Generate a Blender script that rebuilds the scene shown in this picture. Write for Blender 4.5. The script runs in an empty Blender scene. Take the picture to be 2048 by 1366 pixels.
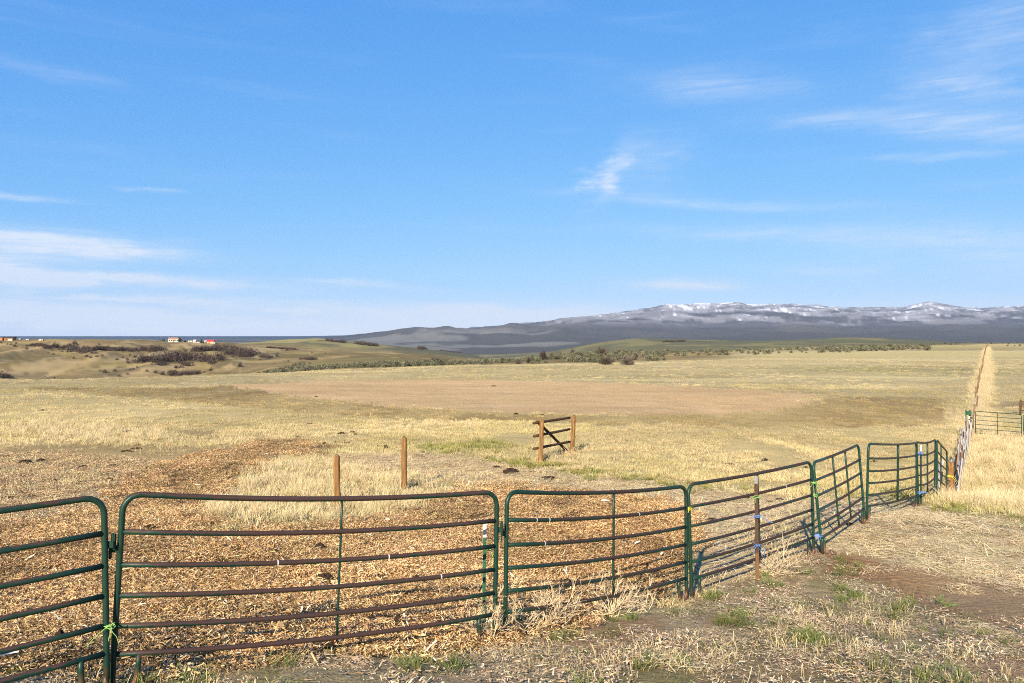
import bpy, math, random
import numpy as np
from mathutils import Vector

random.seed(7)
RNG = np.random.default_rng(11)
SC = bpy.context.scene
COL = SC.collection

# ------------------------------------------------------------------ camera
F, CX, CY, CZ = 1600.0, 1024.0, 683.0, 3.2      # focal length / centre in photo pixels, eye height
cam_data = bpy.data.cameras.new('camera')
cam_data.sensor_width = 36.0
cam_data.lens = 36.0 * F / 2048.0
cam_data.clip_start = 0.1
cam_data.clip_end = 80000.0
cam = bpy.data.objects.new('camera', cam_data)
COL.objects.link(cam)
cam.location = (0, 0, CZ)
cam.rotation_euler = (math.radians(90), 0, 0)
SC.camera = cam

# ------------------------------------------------------------------ light, sky, exposure
SUN_EL = math.radians(28.0)
SUN_AZ = math.radians(197.0)           # compass bearing of the sun seen from the scene (0 = +Y, clockwise)
sun_dir = Vector((math.sin(SUN_AZ) * math.cos(SUN_EL), math.cos(SUN_AZ) * math.cos(SUN_EL), math.sin(SUN_EL)))
sun_data = bpy.data.lights.new('sun', 'SUN')
sun_data.energy = 5.0
sun_data.angle = math.radians(0.5)
sun_data.color = (1.0, 0.87, 0.66)
sun = bpy.data.objects.new('sun', sun_data)
COL.objects.link(sun)
sun.rotation_euler = (-sun_dir).to_track_quat('-Z', 'Y').to_euler()
SC.view_settings.view_transform = 'Standard'
SC.view_settings.look = 'None'
SC.view_settings.gamma = 1.0
SC.view_settings.use_curve_mapping = False
SC.view_settings.exposure = 1.15
SC.render.film_transparent = False
SC.cycles.filter_width = 1.05
SC.cycles.use_denoising = False
SC.cycles.max_bounces = 5
SC.cycles.diffuse_bounces = 3
SC.cycles.glossy_bounces = 2
SC.cycles.transmission_bounces = 2
SC.cycles.volume_bounces = 0

world = bpy.data.worlds.new('World')
SC.world = world
world.use_nodes = True
WN, WL = world.node_tree.nodes, world.node_tree.links
WN.clear()


class G:
    """Tiny helper for node graphs."""
    def __init__(self, tree):
        self.t = tree

    def n(self, typ, **kw):
        nd = self.t.nodes.new(typ)
        for k, v in kw.items():
            setattr(nd, k, v)
        return nd

    def inp(self, sock, v):
        if isinstance(v, bpy.types.NodeSocket):
            self.t.links.new(v, sock)
        elif v is not None:
            sock.default_value = v

    def m(self, op, a, b=None, c=None, clamp=False):
        nd = self.n('ShaderNodeMath', operation=op, use_clamp=clamp)
        self.inp(nd.inputs[0], a)
        if b is not None:
            self.inp(nd.inputs[1], b)
        if c is not None:
            self.inp(nd.inputs[2], c)
        return nd.outputs[0]

    def mix(self, f, a, b, blend='MIX'):
        nd = self.n('ShaderNodeMix', data_type='RGBA', blend_type=blend)
        self.inp(nd.inputs[0], f)
        self.inp(nd.inputs[6], a)
        self.inp(nd.inputs[7], b)
        return nd.outputs[2]

    def noise(self, vec, scale, detail=3.0, rough=0.55, dist=0.0):
        nd = self.n('ShaderNodeTexNoise')
        self.inp(nd.inputs['Vector'], vec)
        nd.inputs['Scale'].default_value = scale
        nd.inputs['Detail'].default_value = detail
        nd.inputs['Roughness'].default_value = rough
        nd.inputs['Distortion'].default_value = dist
        return nd.outputs[0]

    def mapping(self, vec, scale=(1, 1, 1), rot=(0, 0, 0), loc=(0, 0, 0)):
        nd = self.n('ShaderNodeMapping')
        self.inp(nd.inputs['Vector'], vec)
        nd.inputs['Scale'].default_value = scale
        nd.inputs['Rotation'].default_value = rot
        nd.inputs['Location'].default_value = loc
        return nd.outputs[0]

    def ramp(self, f, p0, p1):
        nd = self.n('ShaderNodeMapRange', interpolation_type='SMOOTHSTEP')
        self.inp(nd.inputs[0], f)
        nd.inputs[1].default_value = p0
        nd.inputs[2].default_value = p1
        return nd.outputs[0]


def build_world():
    g = G(world.node_tree)
    out = g.n('ShaderNodeOutputWorld')
    bg = g.n('ShaderNodeBackground')
    sky = g.n('ShaderNodeTexSky', sky_type='NISHITA')
    sky.sun_disc = False
    sky.sun_elevation = SUN_EL
    sky.sun_rotation = SUN_AZ
    sky.altitude = 2100
    sky.air_density = 1.0
    sky.dust_density = 0.35
    sky.ozone_density = 2.2
    tc = g.n('ShaderNodeTexCoord')
    sep = g.n('ShaderNodeSeparateXYZ')
    g.inp(sep.inputs[0], tc.outputs['Generated'])
    az = g.m('ARCTAN2', sep.outputs[0], sep.outputs[1])
    el = g.m('ARCSINE', sep.outputs[2])
    comb = g.n('ShaderNodeCombineXYZ')
    g.inp(comb.inputs[0], az)
    g.inp(comb.inputs[1], el)
    ae = comb.outputs[0]
    # wispy warp shared by every streak
    warp = g.noise(g.mapping(ae, (3.0, 9.0, 1)), 2.0, 4, 0.55)
    warp2 = g.noise(g.mapping(ae, (4.0, 10.0, 1), loc=(5, 3, 0)), 4.0, 4, 0.6)
    wy = g.m('MULTIPLY_ADD', g.m('SUBTRACT', warp, 0.5), 0.03, el)
    wx = g.m('MULTIPLY_ADD', g.m('SUBTRACT', warp2, 0.5), 0.14, az)
    fib = g.noise(g.mapping(ae, (5.0, 60.0, 1), rot=(0, 0, 0.06)), 2.2, 5, 0.62, 0.6)
    fib = g.ramp(fib, 0.25, 0.72)
    fib2 = g.noise(g.mapping(ae, (10.0, 26.0, 1), rot=(0, 0, 0.5)), 2.2, 4, 0.6, 0.8)
    fib = g.m('MULTIPLY', fib, g.ramp(fib2, 0.1, 0.6))
    total = None
    # (photo u, v, half width, half height in photo px, tilt, strength)
    streaks = [
        (120, 488, 230, 22, 0.02, 0.95), (-60, 540, 190, 36, 0.0, 0.85), (190, 556, 340, 17, 0.03, 0.95),
        (-40, 620, 300, 28, 0.03, 0.95), (400, 645, 620, 20, 0.02, 1.0), (860, 622, 460, 15, 0.03, 0.75), (330, 606, 330, 7, 0.03, 0.5),
        (1080, 634, 240, 20, 0.0, 0.6), (1370, 573, 105, 11, 0.02, 0.75), (690, 570, 130, 7, 0.04, 0.4),
        (60, 132, 150, 12, 0.1, 0.12), (1230, 345, 26, 62, 0.75, 0.42), (1190, 373, 36, 13, -0.1, 0.35),
        (1320, 320, 70, 40, -0.3, 0.16), (1430, 172, 160, 28, 0.1, 0.22), (1700, 235, 170, 18, 0.08, 0.24),
        (1960, 250, 160, 34, 0.15, 0.30), (1950, 170, 160, 24, 0.2, 0.20), (2010, 60, 190, 70, -0.4, 0.22),
        (1850, 318, 130, 8, 0.03, 0.2), (1420, 405, 260, 12, 0.09, 0.22), (1560, 470, 260, 14, 0.08, 0.24),
        (1900, 480, 260, 40, 0.05, 0.24), (1650, 536, 120, 12, 0.05, 0.22), (1880, 605, 200, 14, 0.0, 0.22),
        (2150, 520, 240, 40, 0.03, 0.25), (30, 396, 90, 5, 0.02, 0.3), (280, 380, 60, 4, 0.03, 0.2),
    ]
    for (u, v, w, h, tilt, s) in streaks:
        a0 = math.atan((u - CX) / F)
        e0 = math.atan((CY - v) / F * math.cos(a0))
        ca = math.cos(a0)
        w_, h_ = w / F * ca * ca, h / F * ca
        dx = g.m('SUBTRACT', wx, a0)
        dy = g.m('SUBTRACT', wy, e0)
        c, sn = math.cos(-tilt), math.sin(-tilt)
        px = g.m('MULTIPLY_ADD', dx, c / w_, g.m('MULTIPLY', dy, sn / w_))
        py = g.m('MULTIPLY_ADD', dx, -sn / h_, g.m('MULTIPLY', dy, c / h_))
        r2 = g.m('ADD', g.m('MULTIPLY', px, px), g.m('MULTIPLY', py, py))
        e = g.m('MULTIPLY', g.m('POWER', 2.718, g.m('MULTIPLY', r2, -1.0)), s)
        total = e if total is None else g.m('ADD', total, e)
    # faint veil that goes on all round the sky, denser low down
    veil = g.noise(g.mapping(ae, (2.2, 22.0, 1), loc=(3.1, 0.4, 0)), 1.6, 5, 0.6, 0.5)
    veil = g.m('MULTIPLY', g.ramp(veil, 0.5, 0.85), 0.09)
    fac = g.m('ADD', g.m('MULTIPLY', total, g.m('MULTIPLY_ADD', fib, 1.1, 0.55)), veil, clamp=True)
    fac = g.m('MINIMUM', fac, 0.9)
    # high dry air: the blue stays deep almost down to the horizon
    sp = g.n('ShaderNodeSeparateColor')
    g.inp(sp.inputs[0], sky.outputs[0])
    cb = g.n('ShaderNodeCombineColor')
    for k, (c_, p_) in enumerate(SKY_GRADE):
        g.inp(cb.inputs[k], g.m('MULTIPLY', g.m('POWER', sp.outputs[k], p_), c_))
    cl = g.mix(fac, cb.outputs[0], (CLOUD[0], CLOUD[1], CLOUD[2], 1))
    g.inp(bg.inputs[0], cl)
    bg.inputs[1].default_value = SKY_STRENGTH
    WL.new(bg.outputs[0], out.inputs[0])


SKY_GRADE = ((.48, 1.04), (1.38, .58), (3.67, .25))
SKY_STRENGTH = 0.0757
CLOUD = (5.1, 5.5, 6.0)
build_world()

# ------------------------------------------------------------------ numeric helpers


def vnoise(x, y, seed=0):
    x = np.asarray(x, float)
    y = np.asarray(y, float)
    xi = np.floor(x).astype(np.int64)
    yi = np.floor(y).astype(np.int64)
    fx, fy = x - xi, y - yi
    fx = fx * fx * fx * (fx * (fx * 6 - 15) + 10)
    fy = fy * fy * fy * (fy * (fy * 6 - 15) + 10)

    def h(a, b):
        n = (a * 374761393 + b * 668265263 + seed * 974634541) & 0xffffffff
        n = ((n ^ (n >> 13)) * 1274126177) & 0xffffffff
        n = ((n ^ (n >> 16)) * 2246822519) & 0xffffffff
        return ((n ^ (n >> 15)) & 0xffffffff) / 4294967295.0
    v00, v10, v01, v11 = h(xi, yi), h(xi + 1, yi), h(xi, yi + 1), h(xi + 1, yi + 1)
    return (v00 * (1 - fx) + v10 * fx) * (1 - fy) + (v01 * (1 - fx) + v11 * fx) * fy


def fbm(x, y, seed=0, octv=4, gain=0.5):
    s, a, t = 0.0, 1.0, 0.0
    for o in range(octv):
        s = s + a * vnoise(x * 2 ** o + 17.3 * o, y * 2 ** o - 9.1 * o, seed + o)
        t += a
        a *= gain
    return s / t


def sstep(a, b, x):
    t = np.clip((np.asarray(x, float) - a) / (b - a), 0, 1)
    return t * t * (3 - 2 * t)


def Pd(u, v, d):
    """photo pixel at depth d -> world"""
    return Vector(((u - CX) / F * d, d, CZ - (v - CY) / F * d))


# ------------------------------------------------------------------ terrain height
# measured feet of the panel fence: base pixel, top pixel, depth
PANELS = [
    # BL(u,v) TL(u,v) dL      BR      TR      dR    sag  rust  uprights
    dict(BLp=None, L=(-6.0, 4.15, -2.86, -1.26), BR=(214, 1376), TR=(208, 992), dR=6.62, sag=.03, rust=.38, ups=[(.47, .012)]),
    dict(BL=(223, 1380), TL=(247, 987), dL=6.72, BR=(989, 1283), TR=(994, 983), dR=8.6, sag=.062, rust=.85, ups=[(.525, .012)]),
    dict(BL=(1010, 1278), TL=(1014, 983), dL=8.75, BR=(1373, 1197), TR=(1372, 972), dR=11.3, sag=.05, rust=.3, ups=[(.535, .017)]),
    dict(BL=(1384, 1200), TL=(1376, 969), dL=11.35, BR=(1628, 1108), TR=(1622, 923), dR=13.9, sag=.03, rust=.48, ups=[(.515, .017)]),
    dict(BL=(1645, 1110), TL=(1626, 925), dL=13.95, BR=(1730, 1046), TR=(1717, 889), dR=16.6, sag=.02, rust=.25, ups=[(.39, .018), (.67, .018)]),
    dict(BL=(1733, 1040), TL=(1737, 887), dL=16.8, BR=(1833, 1015), TR=(1833, 886), dR=20.0, sag=.03, rust=.3, ups=[(.58, .026)]),
    dict(BL=(1837, 1012), TL=(1833, 884), dL=20.15, BR=(1869, 993), TR=(1871, 879), dR=22.8, sag=.06, rust=.3, ups=[(.55, .022)]),
    dict(BL=(1874, 994), TL=(1874, 880), dL=22.9, BR=(1892, 1005), TR=(1894, 903), dR=25.4, sag=.01, rust=.2, ups=[(.4, .02)]),
]
for p in PANELS:
    if 'L' in p:
        x, y, zb, zt = p['L']
        p['bl'], p['tl'] = Vector((x, y, CZ + zb)), Vector((x, y, CZ + zt))
    else:
        p['bl'], p['tl'] = Pd(*p['BL'], p['dL']), Pd(*p['TL'], p['dL'])
    p['br'], p['tr'] = Pd(*p['BR'], p['dR']), Pd(*p['TR'], p['dR'])

ROWS = [
    (50, [(-760, 838), (1750, 838), (1900, 862), (2810, 862)]),
    (75, [(-760, 790), (1000, 788), (1750, 788), (1950, 793), (2810, 793)]),
    (105, [(-760, 762), (0, 761.5), (500, 758), (1000, 757), (1500, 754), (1900, 756), (2810, 756)]),
    (125, [(-760, 763), (0, 762.5), (250, 757), (500, 748), (750, 745), (1000, 744), (1300, 742), (1700, 740), (2810, 742)]),
    (155, [(-760, 786), (0, 784), (300, 768), (500, 752), (660, 740), (800, 736), (1000, 731), (1200, 729), (1500, 722), (1700, 721), (1900, 724), (2810, 724)]),
    (220, [(-760, 815), (0, 812), (300, 795), (430, 775), (560, 748), (700, 734), (800, 731), (900, 729), (1000, 726), (1100, 718), (1200, 714), (1300, 713), (1500, 707), (1900, 706), (2810, 706)]),
    (300, [(-760, 824), (0, 822), (300, 810), (430, 795), (560, 752), (650, 735), (750, 726), (850, 728), (950, 738), (1000, 740), (1050, 736), (1100, 716), (1200, 706), (1260, 703), (1300, 706), (1500, 702), (1700, 699), (1900, 697), (2810, 697)]),
    (420, [(-760, 782), (200, 778), (430, 770), (560, 735), (650, 717), (750, 713.5), (850, 719), (950, 738), (1050, 746), (1150, 732), (1260, 715), (1350, 708), (1500, 700), (1700, 695), (1900, 692), (2810, 692)]),
    (560, [(-760, 748), (200, 748), (430, 745), (560, 735), (700, 728), (850, 734), (950, 742), (1050, 746), (1200, 730), (1350, 714), (1500, 700), (1700, 693), (1900, 689), (2810, 689)]),
    (720, [(-760, 715), (200, 714), (430, 716), (560, 718), (700, 719), (850, 728), (1000, 734), (1100, 732), (1300, 713), (1500, 699), (1700, 692), (1900, 686.5), (2810, 686.5)]),
    (860, [(-760, 697), (200, 697), (430, 700), (560, 705), (700, 708), (850, 716), (1000, 728), (1100, 722), (1300, 704), (1500, 694), (1700, 690), (1900, 688), (2810, 688)]),
    (1000, [(-760, 680), (0, 680.5), (200, 681), (300, 682), (430, 684.5), (500, 690), (560, 697), (700, 703), (850, 712), (1000, 724), (1100, 712), (1200, 698), (1300, 692), (1500, 690), (1700, 687), (1900, 690), (2810, 690)]),
    (1400, [(-760, 690), (300, 690), (430, 692), (500, 685), (560, 680), (640, 677), (700, 683), (780, 690), (870, 700), (950, 711), (1010, 722), (1060, 716), (1120, 700), (1200, 684), (1270, 676.5), (1340, 678), (1500, 682), (1580, 680), (1680, 675.5), (1760, 677), (1850, 681), (1950, 690), (2810, 692)]),
    (2000, [(-760, 700), (640, 700), (1000, 725), (1270, 700), (2810, 700)]),
    (4000, [(-760, 692), (600, 690), (800, 699), (900, 705), (1030, 702), (1300, 690), (2810, 690)]),
    (6000, [(-760, 686), (600, 684), (760, 688), (900, 687), (1000, 689), (1100, 682), (1200, 684), (1500, 679), (1700, 677), (2810, 680)]),
    (9000, [(-760, 681), (560, 680), (640, 678), (680, 675), (730, 667.5), (800, 658), (850, 661), (900, 658), (960, 660.5), (1020, 653), (1060, 656), (1150, 648), (1250, 647), (1350, 656), (1420, 660), (1500, 653), (1600, 649), (1700, 656), (1800, 651), (2048, 649), (2810, 650)]),
    (14500, [(-760, 678), (560, 678), (700, 672), (1000, 662), (1060, 652), (1180, 638), (1240, 632), (1300, 621), (1330, 615), (1400, 612), (1480, 606.5), (1500, 611), (1590, 611), (1650, 615), (1700, 617), (1800, 618), (1860, 609.5), (1900, 615), (1960, 621), (2048, 615), (2300, 610), (2810, 620)]),
    (21000, [(-760, 673), (200, 672.5), (700, 672.5), (1000, 668), (1200, 650), (1480, 625), (2048, 630), (2810, 630)]),
    (24000, [(-760, 675), (700, 675), (1000, 671), (1480, 640), (2810, 640)]),
]
U0, U1 = -760, 2810
UU = np.arange(U0, U1 + 1, dtype=float)
DD = np.array([r[0] for r in ROWS], float)
LD = np.log(DD)
ZT = []
for d, pts in ROWS:
    yy = np.interp(UU, [p[0] for p in pts], [p[1] for p in pts])
    k = 9 if d > 8000 else 31
    ker = np.hanning(k + 2)[1:-1]
    ker /= ker.sum()
    yy = np.convolve(np.pad(yy, k // 2, mode='edge'), ker, mode='valid')
    ZT.append(-(yy - CY) / F * d)
ZT = np.array(ZT)
hseg = np.diff(LD)[:, None]
dl = np.diff(ZT, axis=0) / hseg
MT = np.zeros_like(ZT)
w1 = 2 * hseg[1:] + hseg[:-1]
w2 = hseg[1:] + 2 * hseg[:-1]
ok = dl[1:] * dl[:-1] > 0
with np.errstate(divide='ignore', invalid='ignore'):
    mm = (w1 + w2) / (w1 / dl[:-1] + w2 / dl[1:])
MT[1:-1] = np.where(ok, mm, 0)
MT[0], MT[-1] = dl[0], dl[-1]

G_D = [0, 4, 6.7, 8.6, 11.4, 13.8, 16.7, 20.2, 25, 30, 35, 45, 60, 80]
G_Z = [-2.35, -2.55, -2.90, -3.2, -3.6, -3.74, -3.86, -4.1, -4.33, -4.42, -4.5, -4.72, -4.92, -5.0]
MOUNDS = [(-5.0, 13.6, 1.7, 1.1, .22), (-3.2, 12.2, .9, .7, .12), (-6.5, 17, 2.2, 1.6, .15), (-9.6, 27, 3.0, 1.6, .2),
          (-7.5, 30.5, 2.5, 1.0, .18), (-1.4, 10.8, .8, .6, .10), (-3.8, 10.0, 1.0, .6, .12)]


def near_z(x, d):
    z = np.interp(d, G_D, G_Z)
    # rounded interpolation
    z = (z + np.interp(d * 1.07, G_D, G_Z) + np.interp(d * .93, G_D, G_Z)) / 3
    dip = sstep(10.5, 16, x) * sstep(17, 27, d) * (1 - sstep(60, 90, d))
    z = z - .85 * dip
    for (mx, my, sx, sy, h) in MOUNDS:
        z = z + h * np.exp(-((x - mx) / sx) ** 2 - ((d - my) / sy) ** 2)
    return z


PINS = None


def H(x, y):
    x = np.asarray(x, float)
    y = np.asarray(y, float)
    r = np.hypot(x, y)
    th = np.clip(np.arctan2(x, y), -math.radians(47.5), math.radians(47.5))
    inside = np.abs(np.arctan2(x, y)) < math.radians(47.5)
    d = np.where(inside, y, r * math.cos(math.radians(47.5)))
    d = np.maximum(d, 0.0)
    u = np.clip(CX + F * np.tan(th), U0, U1 - 1.001)
    zn = near_z(x, np.maximum(d, 0.3))
    ld = np.log(np.clip(d, DD[0], DD[-1] - 1))
    k = np.clip(np.searchsorted(LD, ld, side='right') - 1, 0, len(LD) - 2)
    ui = (u - U0).astype(int)
    uf = u - U0 - ui
    h = LD[k + 1] - LD[k]
    t = (ld - LD[k]) / h
    t2, t3 = t * t, t * t * t

    def gat(T, kk):
        return T[kk, ui] * (1 - uf) + T[kk, ui + 1] * uf
    zf = (2 * t3 - 3 * t2 + 1) * gat(ZT, k) + (t3 - 2 * t2 + t) * h * gat(MT, k) + (-2 * t3 + 3 * t2) * gat(ZT, k + 1) + (t3 - t2) * h * gat(MT, k + 1)
    b = sstep(48, 78, d)
    z = zn * (1 - b) + zf * b
    # natural relief: small near by, growing with distance
    z = z + (fbm(x * .7, y * .7, 3, 3) - .5) * .09 * (1 - sstep(30, 80, d))
    z = z + (fbm(x * .09, y * .09, 5, 3) - .5) * .25 * sstep(25, 60, d) * (1 - sstep(300, 600, d))
    far = sstep(250, 500, d)
    z = z + far * (fbm(x / 60, y / 60, 9, 4) - .5) * (3.2 + 3.5 * (u < 480)) * (1 - sstep(2200, 4000, d))
    gl = sstep(380, 520, d) * (1 - sstep(880, 990, d)) * (1 - sstep(420, 620, u))
    rg_ = 1 - np.abs(2 * fbm(x / 75 + y / 400, y / 260, 193, 4) - 1)
    z = z + gl * (rg_ - .72) * 8
    far2 = sstep(2500, 5000, d)
    rn = 1 - np.abs(2 * fbm(x / 1500, y / 1500, 21, 5, .55) - 1)
    z = z + far2 * ((rn - .75) * 150 + (fbm(x / 420, y / 420, 33, 4) - .5) * 55) * sstep(560, 900, u) * (.35 + .65 * sstep(-10, 120, z))
    if PINS is not None:
        near = d < 45
        if np.any(near):
            xs, ys = x[near], y[near]
            num = np.zeros_like(xs)
            den = np.full_like(xs, .35)
            for (px, py, dz) in PINS:
                w = np.exp(-((xs - px) ** 2 + (ys - py) ** 2) / (2 * 1.3 ** 2))
                num += w * dz
                den += w
            z = np.array(z)
            z[near] += num / den * 1.35 * np.clip(den / 1.35, 0, 1)
    return z + CZ


pins = []
for p in PANELS:
    for kx in ('bl', 'br'):
        q = p[kx]
        pins.append((q.x, q.y, q.z))
pp = np.array(pins)
PINS = [(a, b, 0.0) for a, b, c in pins]
base = H(pp[:, 0], pp[:, 1])
res = pp[:, 2] - base
corr = res.copy()
for it in range(6):
    PINS = [(pp[i, 0], pp[i, 1], corr[i]) for i in range(len(pp))]
    err = pp[:, 2] - H(pp[:, 0], pp[:, 1])
    corr += err * .7


def Hs(x, y):
    return float(H(np.array([x]), np.array([y]))[0])


RAYD = np.exp(np.linspace(math.log(4), math.log(23000), 1400))


def hit(u, v, dmin=0):
    """where the ray through a photo pixel meets the ground"""
    z = CZ - (v - CY) / F * RAYD
    g = H((u - CX) / F * RAYD, RAYD)
    s = np.where((z <= g) & (RAYD >= dmin))[0]
    i = s[0] if len(s) else len(RAYD) - 1
    d = RAYD[i]
    x = (u - CX) / F * d
    return Vector((x, d, Hs(x, d)))


# ------------------------------------------------------------------ zones of the ground, in photo pixels
def in_poly(poly, u, v):
    inside = np.zeros(u.shape, bool)
    n = len(poly)
    for i in range(n):
        x1, y1 = poly[i]
        x2, y2 = poly[(i + 1) % n]
        if y1 == y2:
            continue
        c = ((y1 > v) != (y2 > v)) & (u < (x2 - x1) * (v - y1) / (y2 - y1) + x1)
        inside ^= c
    return inside


ZONES = {
    'chips': [[(-250, 1352), (230, 1350), (600, 1330), (960, 1295), (1040, 1280), (1340, 1180), (1385, 1110), (1400, 1040), (1330, 1005), (1180, 985), (1020, 972), (930, 970), (900, 985), (862, 1012), (640, 1052), (430, 1060), (440, 1000), (520, 935), (560, 915), (650, 893), (610, 882), (520, 883), (420, 905), (320, 928), (235, 962), (190, 1010), (100, 1040), (-250, 1065)]],
    'greychips': [[(-250, 905), (120, 905), (330, 925), (235, 962), (190, 1010), (100, 1045), (-250, 1066)]],
    'tall': [[(432, 1058), (445, 1000), (520, 938), (580, 925), (700, 935), (860, 962), (870, 1005), (640, 1050)],
             [(20, 852), (90, 840), (250, 855), (330, 862), (330, 885), (240, 892), (90, 880), (20, 872)],
             [(1075, 925), (1080, 895), (1150, 880), (1165, 915), (1150, 935)]],
    'track': [[(1380, 1205), (1378, 1110), (1400, 1040), (1560, 1095), (1650, 1100), (1640, 1112)], [(640, 915), (760, 905), (900, 906), (1075, 934), (1330, 964), (1500, 987), (1640, 992), (1760, 988), (1850, 1005), (1700, 1080), (1640, 1105), (1560, 1100), (1400, 1045), (1330, 1005), (1180, 985), (1020, 972), (930, 968), (870, 960), (720, 938)]],
    'straw': [[(1640, 1000), (1840, 1005), (2260, 1075), (2260, 1215), (1960, 1165), (1800, 1140), (1640, 1105)]],
    'red': [[(1640, 1104), (1780, 1116), (1850, 1136), (1980, 1158), (2260, 1195), (2260, 1310), (1990, 1255), (1890, 1235), (1780, 1190), (1670, 1148)],
            [(1080, 1275), (1300, 1232), (1340, 1262), (1150, 1312)], [(1880, 1325), (2260, 1300), (2260, 1420), (1950, 1360)],
            [(1400, 1235), (1480, 1222), (1500, 1245), (1420, 1258)]],
    'fore': [[(-250, 1352), (230, 1350), (960, 1298), (1050, 1283), (1390, 1200), (1640, 1108), (1900, 1215), (2260, 1285), (2260, 1460), (-250, 1460)]],
    'green': [[(1830, 1012), (1900, 1010), (2260, 1072), (2260, 1085), (2000, 1045)], [(830, 890), (1000, 885), (1030, 900), (860, 910)],
              [(890, 908), (1100, 930), (1330, 960), (1500, 985), (1480, 990), (1300, 968), (1060, 940)],
              [(1700, 990), (1850, 985), (1840, 1002), (1720, 1003)], [(150, 1350), (420, 1340), (420, 1380), (150, 1400)]],
    'fencegrass': [[(1895, 1002), (1882, 960), (1900, 905), (1930, 868), (2260, 868), (2260, 1068), (1850, 1005)]],
    'dirt': [[(430, 769), (640, 762), (900, 759), (1200, 764), (1400, 774), (1640, 788), (1600, 815), (1450, 829), (1250, 831), (1000, 826), (800, 812), (600, 795)]],
    'weedband': [[(40, 776), (380, 776), (450, 770), (640, 796), (800, 814), (1000, 828), (1250, 833), (1600, 816), (1660, 792), (1900, 797), (1890, 850), (1560, 858), (1240, 850), (1000, 842), (780, 838), (480, 812), (200, 790)]],
    'bare': [[(0, 893), (150, 888), (330, 890), (480, 893), (420, 910), (330, 925), (120, 908), (0, 905)], [(330, 858), (450, 862), (440, 880), (350, 876)],
             [(620, 885), (680, 888), (660, 912), (600, 910)]],
    'trail': [[(1925, 800), (1938, 770), (1942, 755), (1938, 732), (1943, 731), (1949, 755), (1951, 775), (1942, 802)],
              [(1975, 803), (2260, 803), (2260, 818), (1985, 816)]],
    'tallfar': [[(1500, 716), (1520, 704), (1950, 697), (2260, 690), (2260, 720), (1900, 716)]],
}
_zj = {}


def project(x, y, z):
    yy = np.maximum(y, .5)
    return CX + F * x / yy, CY + F * (CZ - z) / yy


def zone(name, x, y, u, v, jit=1.0):
    amp = 11 * jit
    s = np.maximum(y, 3)
    ju = u + (fbm(x / s * 60, y / s * 9 + y * .5, 41, 4) - .5) * amp * 5.5
    jv = v + (fbm(x * .55, y * .55, 57, 4) - .5) * amp * 2.4 * np.clip(14 / s, .12, 1.3)
    m = np.zeros(u.shape, bool)
    for poly in ZONES[name]:
        m |= in_poly(poly, ju, jv)
    return m & (y > 1)


# ------------------------------------------------------------------ mesh helpers
def tag(o, label=None, category=None, group=None, kind=None):
    if label:
        o['label'] = label
    if category:
        o['category'] = category
    if group:
        o['group'] = group
    if kind:
        o['kind'] = kind
    return o


def empty(name, loc):
    o = bpy.data.objects.new(name, None)
    o.empty_display_size = .2
    COL.objects.link(o)
    o.location = loc
    return o


class MB:
    def __init__(self):
        self.v, self.f, self.c = [], [], []

    def add(self, vs, fs, col=None):
        n = len(self.v)
        self.v += [tuple(q) for q in vs]
        self.f += [tuple(i + n for i in q) for q in fs]
        if col is not None:
            self.c += [col] * len(vs)

    def tube(self, pts, rad, sides=8, caps=True):
        pts = [Vector(p) for p in pts]
        n = len(pts)
        rads = rad if isinstance(rad, (list, tuple)) else [rad] * n
        vs, fs = [], []
        prev = None
        for i, p in enumerate(pts):
            t = (pts[min(i + 1, n - 1)] - pts[max(i - 1, 0)])
            if t.length < 1e-9:
                t = Vector((0, 0, 1))
            t.normalize()
            if prev is None:
                a = Vector((0, 0, 1)) if abs(t.z) < .9 else Vector((1, 0, 0))
                nrm = t.cross(a).normalized()
            else:
                nrm = prev - t * prev.dot(t)
                nrm = nrm.normalized() if nrm.length > 1e-6 else t.orthogonal().normalized()
            prev = nrm
            b = t.cross(nrm)
            for k in range(sides):
                an = 2 * math.pi * k / sides
                vs.append(p + (nrm * math.cos(an) + b * math.sin(an)) * rads[i])
        for i in range(n - 1):
            for k in range(sides):
                a, b2 = i * sides + k, i * sides + (k + 1) % sides
                fs.append((a, b2, b2 + sides, a + sides))
        if caps:
            fs.append(tuple(range(sides))[::-1])
            fs.append(tuple((n - 1) * sides + k for k in range(sides)))
        self.add(vs, fs)
        return self

    def box(self, c, s, rot=None):
        vs = []
        for dx in (-1, 1):
            for dy in (-1, 1):
                for dz in (-1, 1):
                    q = Vector((dx * s[0] / 2, dy * s[1] / 2, dz * s[2] / 2))
                    if rot is not None:
                        q = rot @ q
                    vs.append(q + Vector(c))
        fs = [(0, 1, 3, 2), (4, 6, 7, 5), (0, 4, 5, 1), (2, 3, 7, 6), (0, 2, 6, 4), (1, 5, 7, 3)]
        self.add(vs, fs)
        return self

    def build(self, name, mat, parent=None, smooth=False, origin=None):
        me = bpy.data.meshes.new(name)
        vs = self.v
        if origin is not None:
            o = Vector(origin)
            vs = [tuple(Vector(q) - o) for q in vs]
        me.from_pydata(vs, [], self.f)
        if self.c:
            ca = me.color_attributes.new('Col', 'FLOAT_COLOR', 'POINT')
            ca.data.foreach_set('color', np.array([tuple(c) + (1,) for c in self.c], np.float32).ravel())
        if smooth:
            me.polygons.foreach_set('use_smooth', np.ones(len(me.polygons), bool))
        me.materials.append(mat)
        me.update()
        ob = bpy.data.objects.new(name, me)
        COL.objects.link(ob)
        if parent is not None:
            ob.parent = parent
        elif origin is not None:
            ob.location = origin
        return ob


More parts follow.
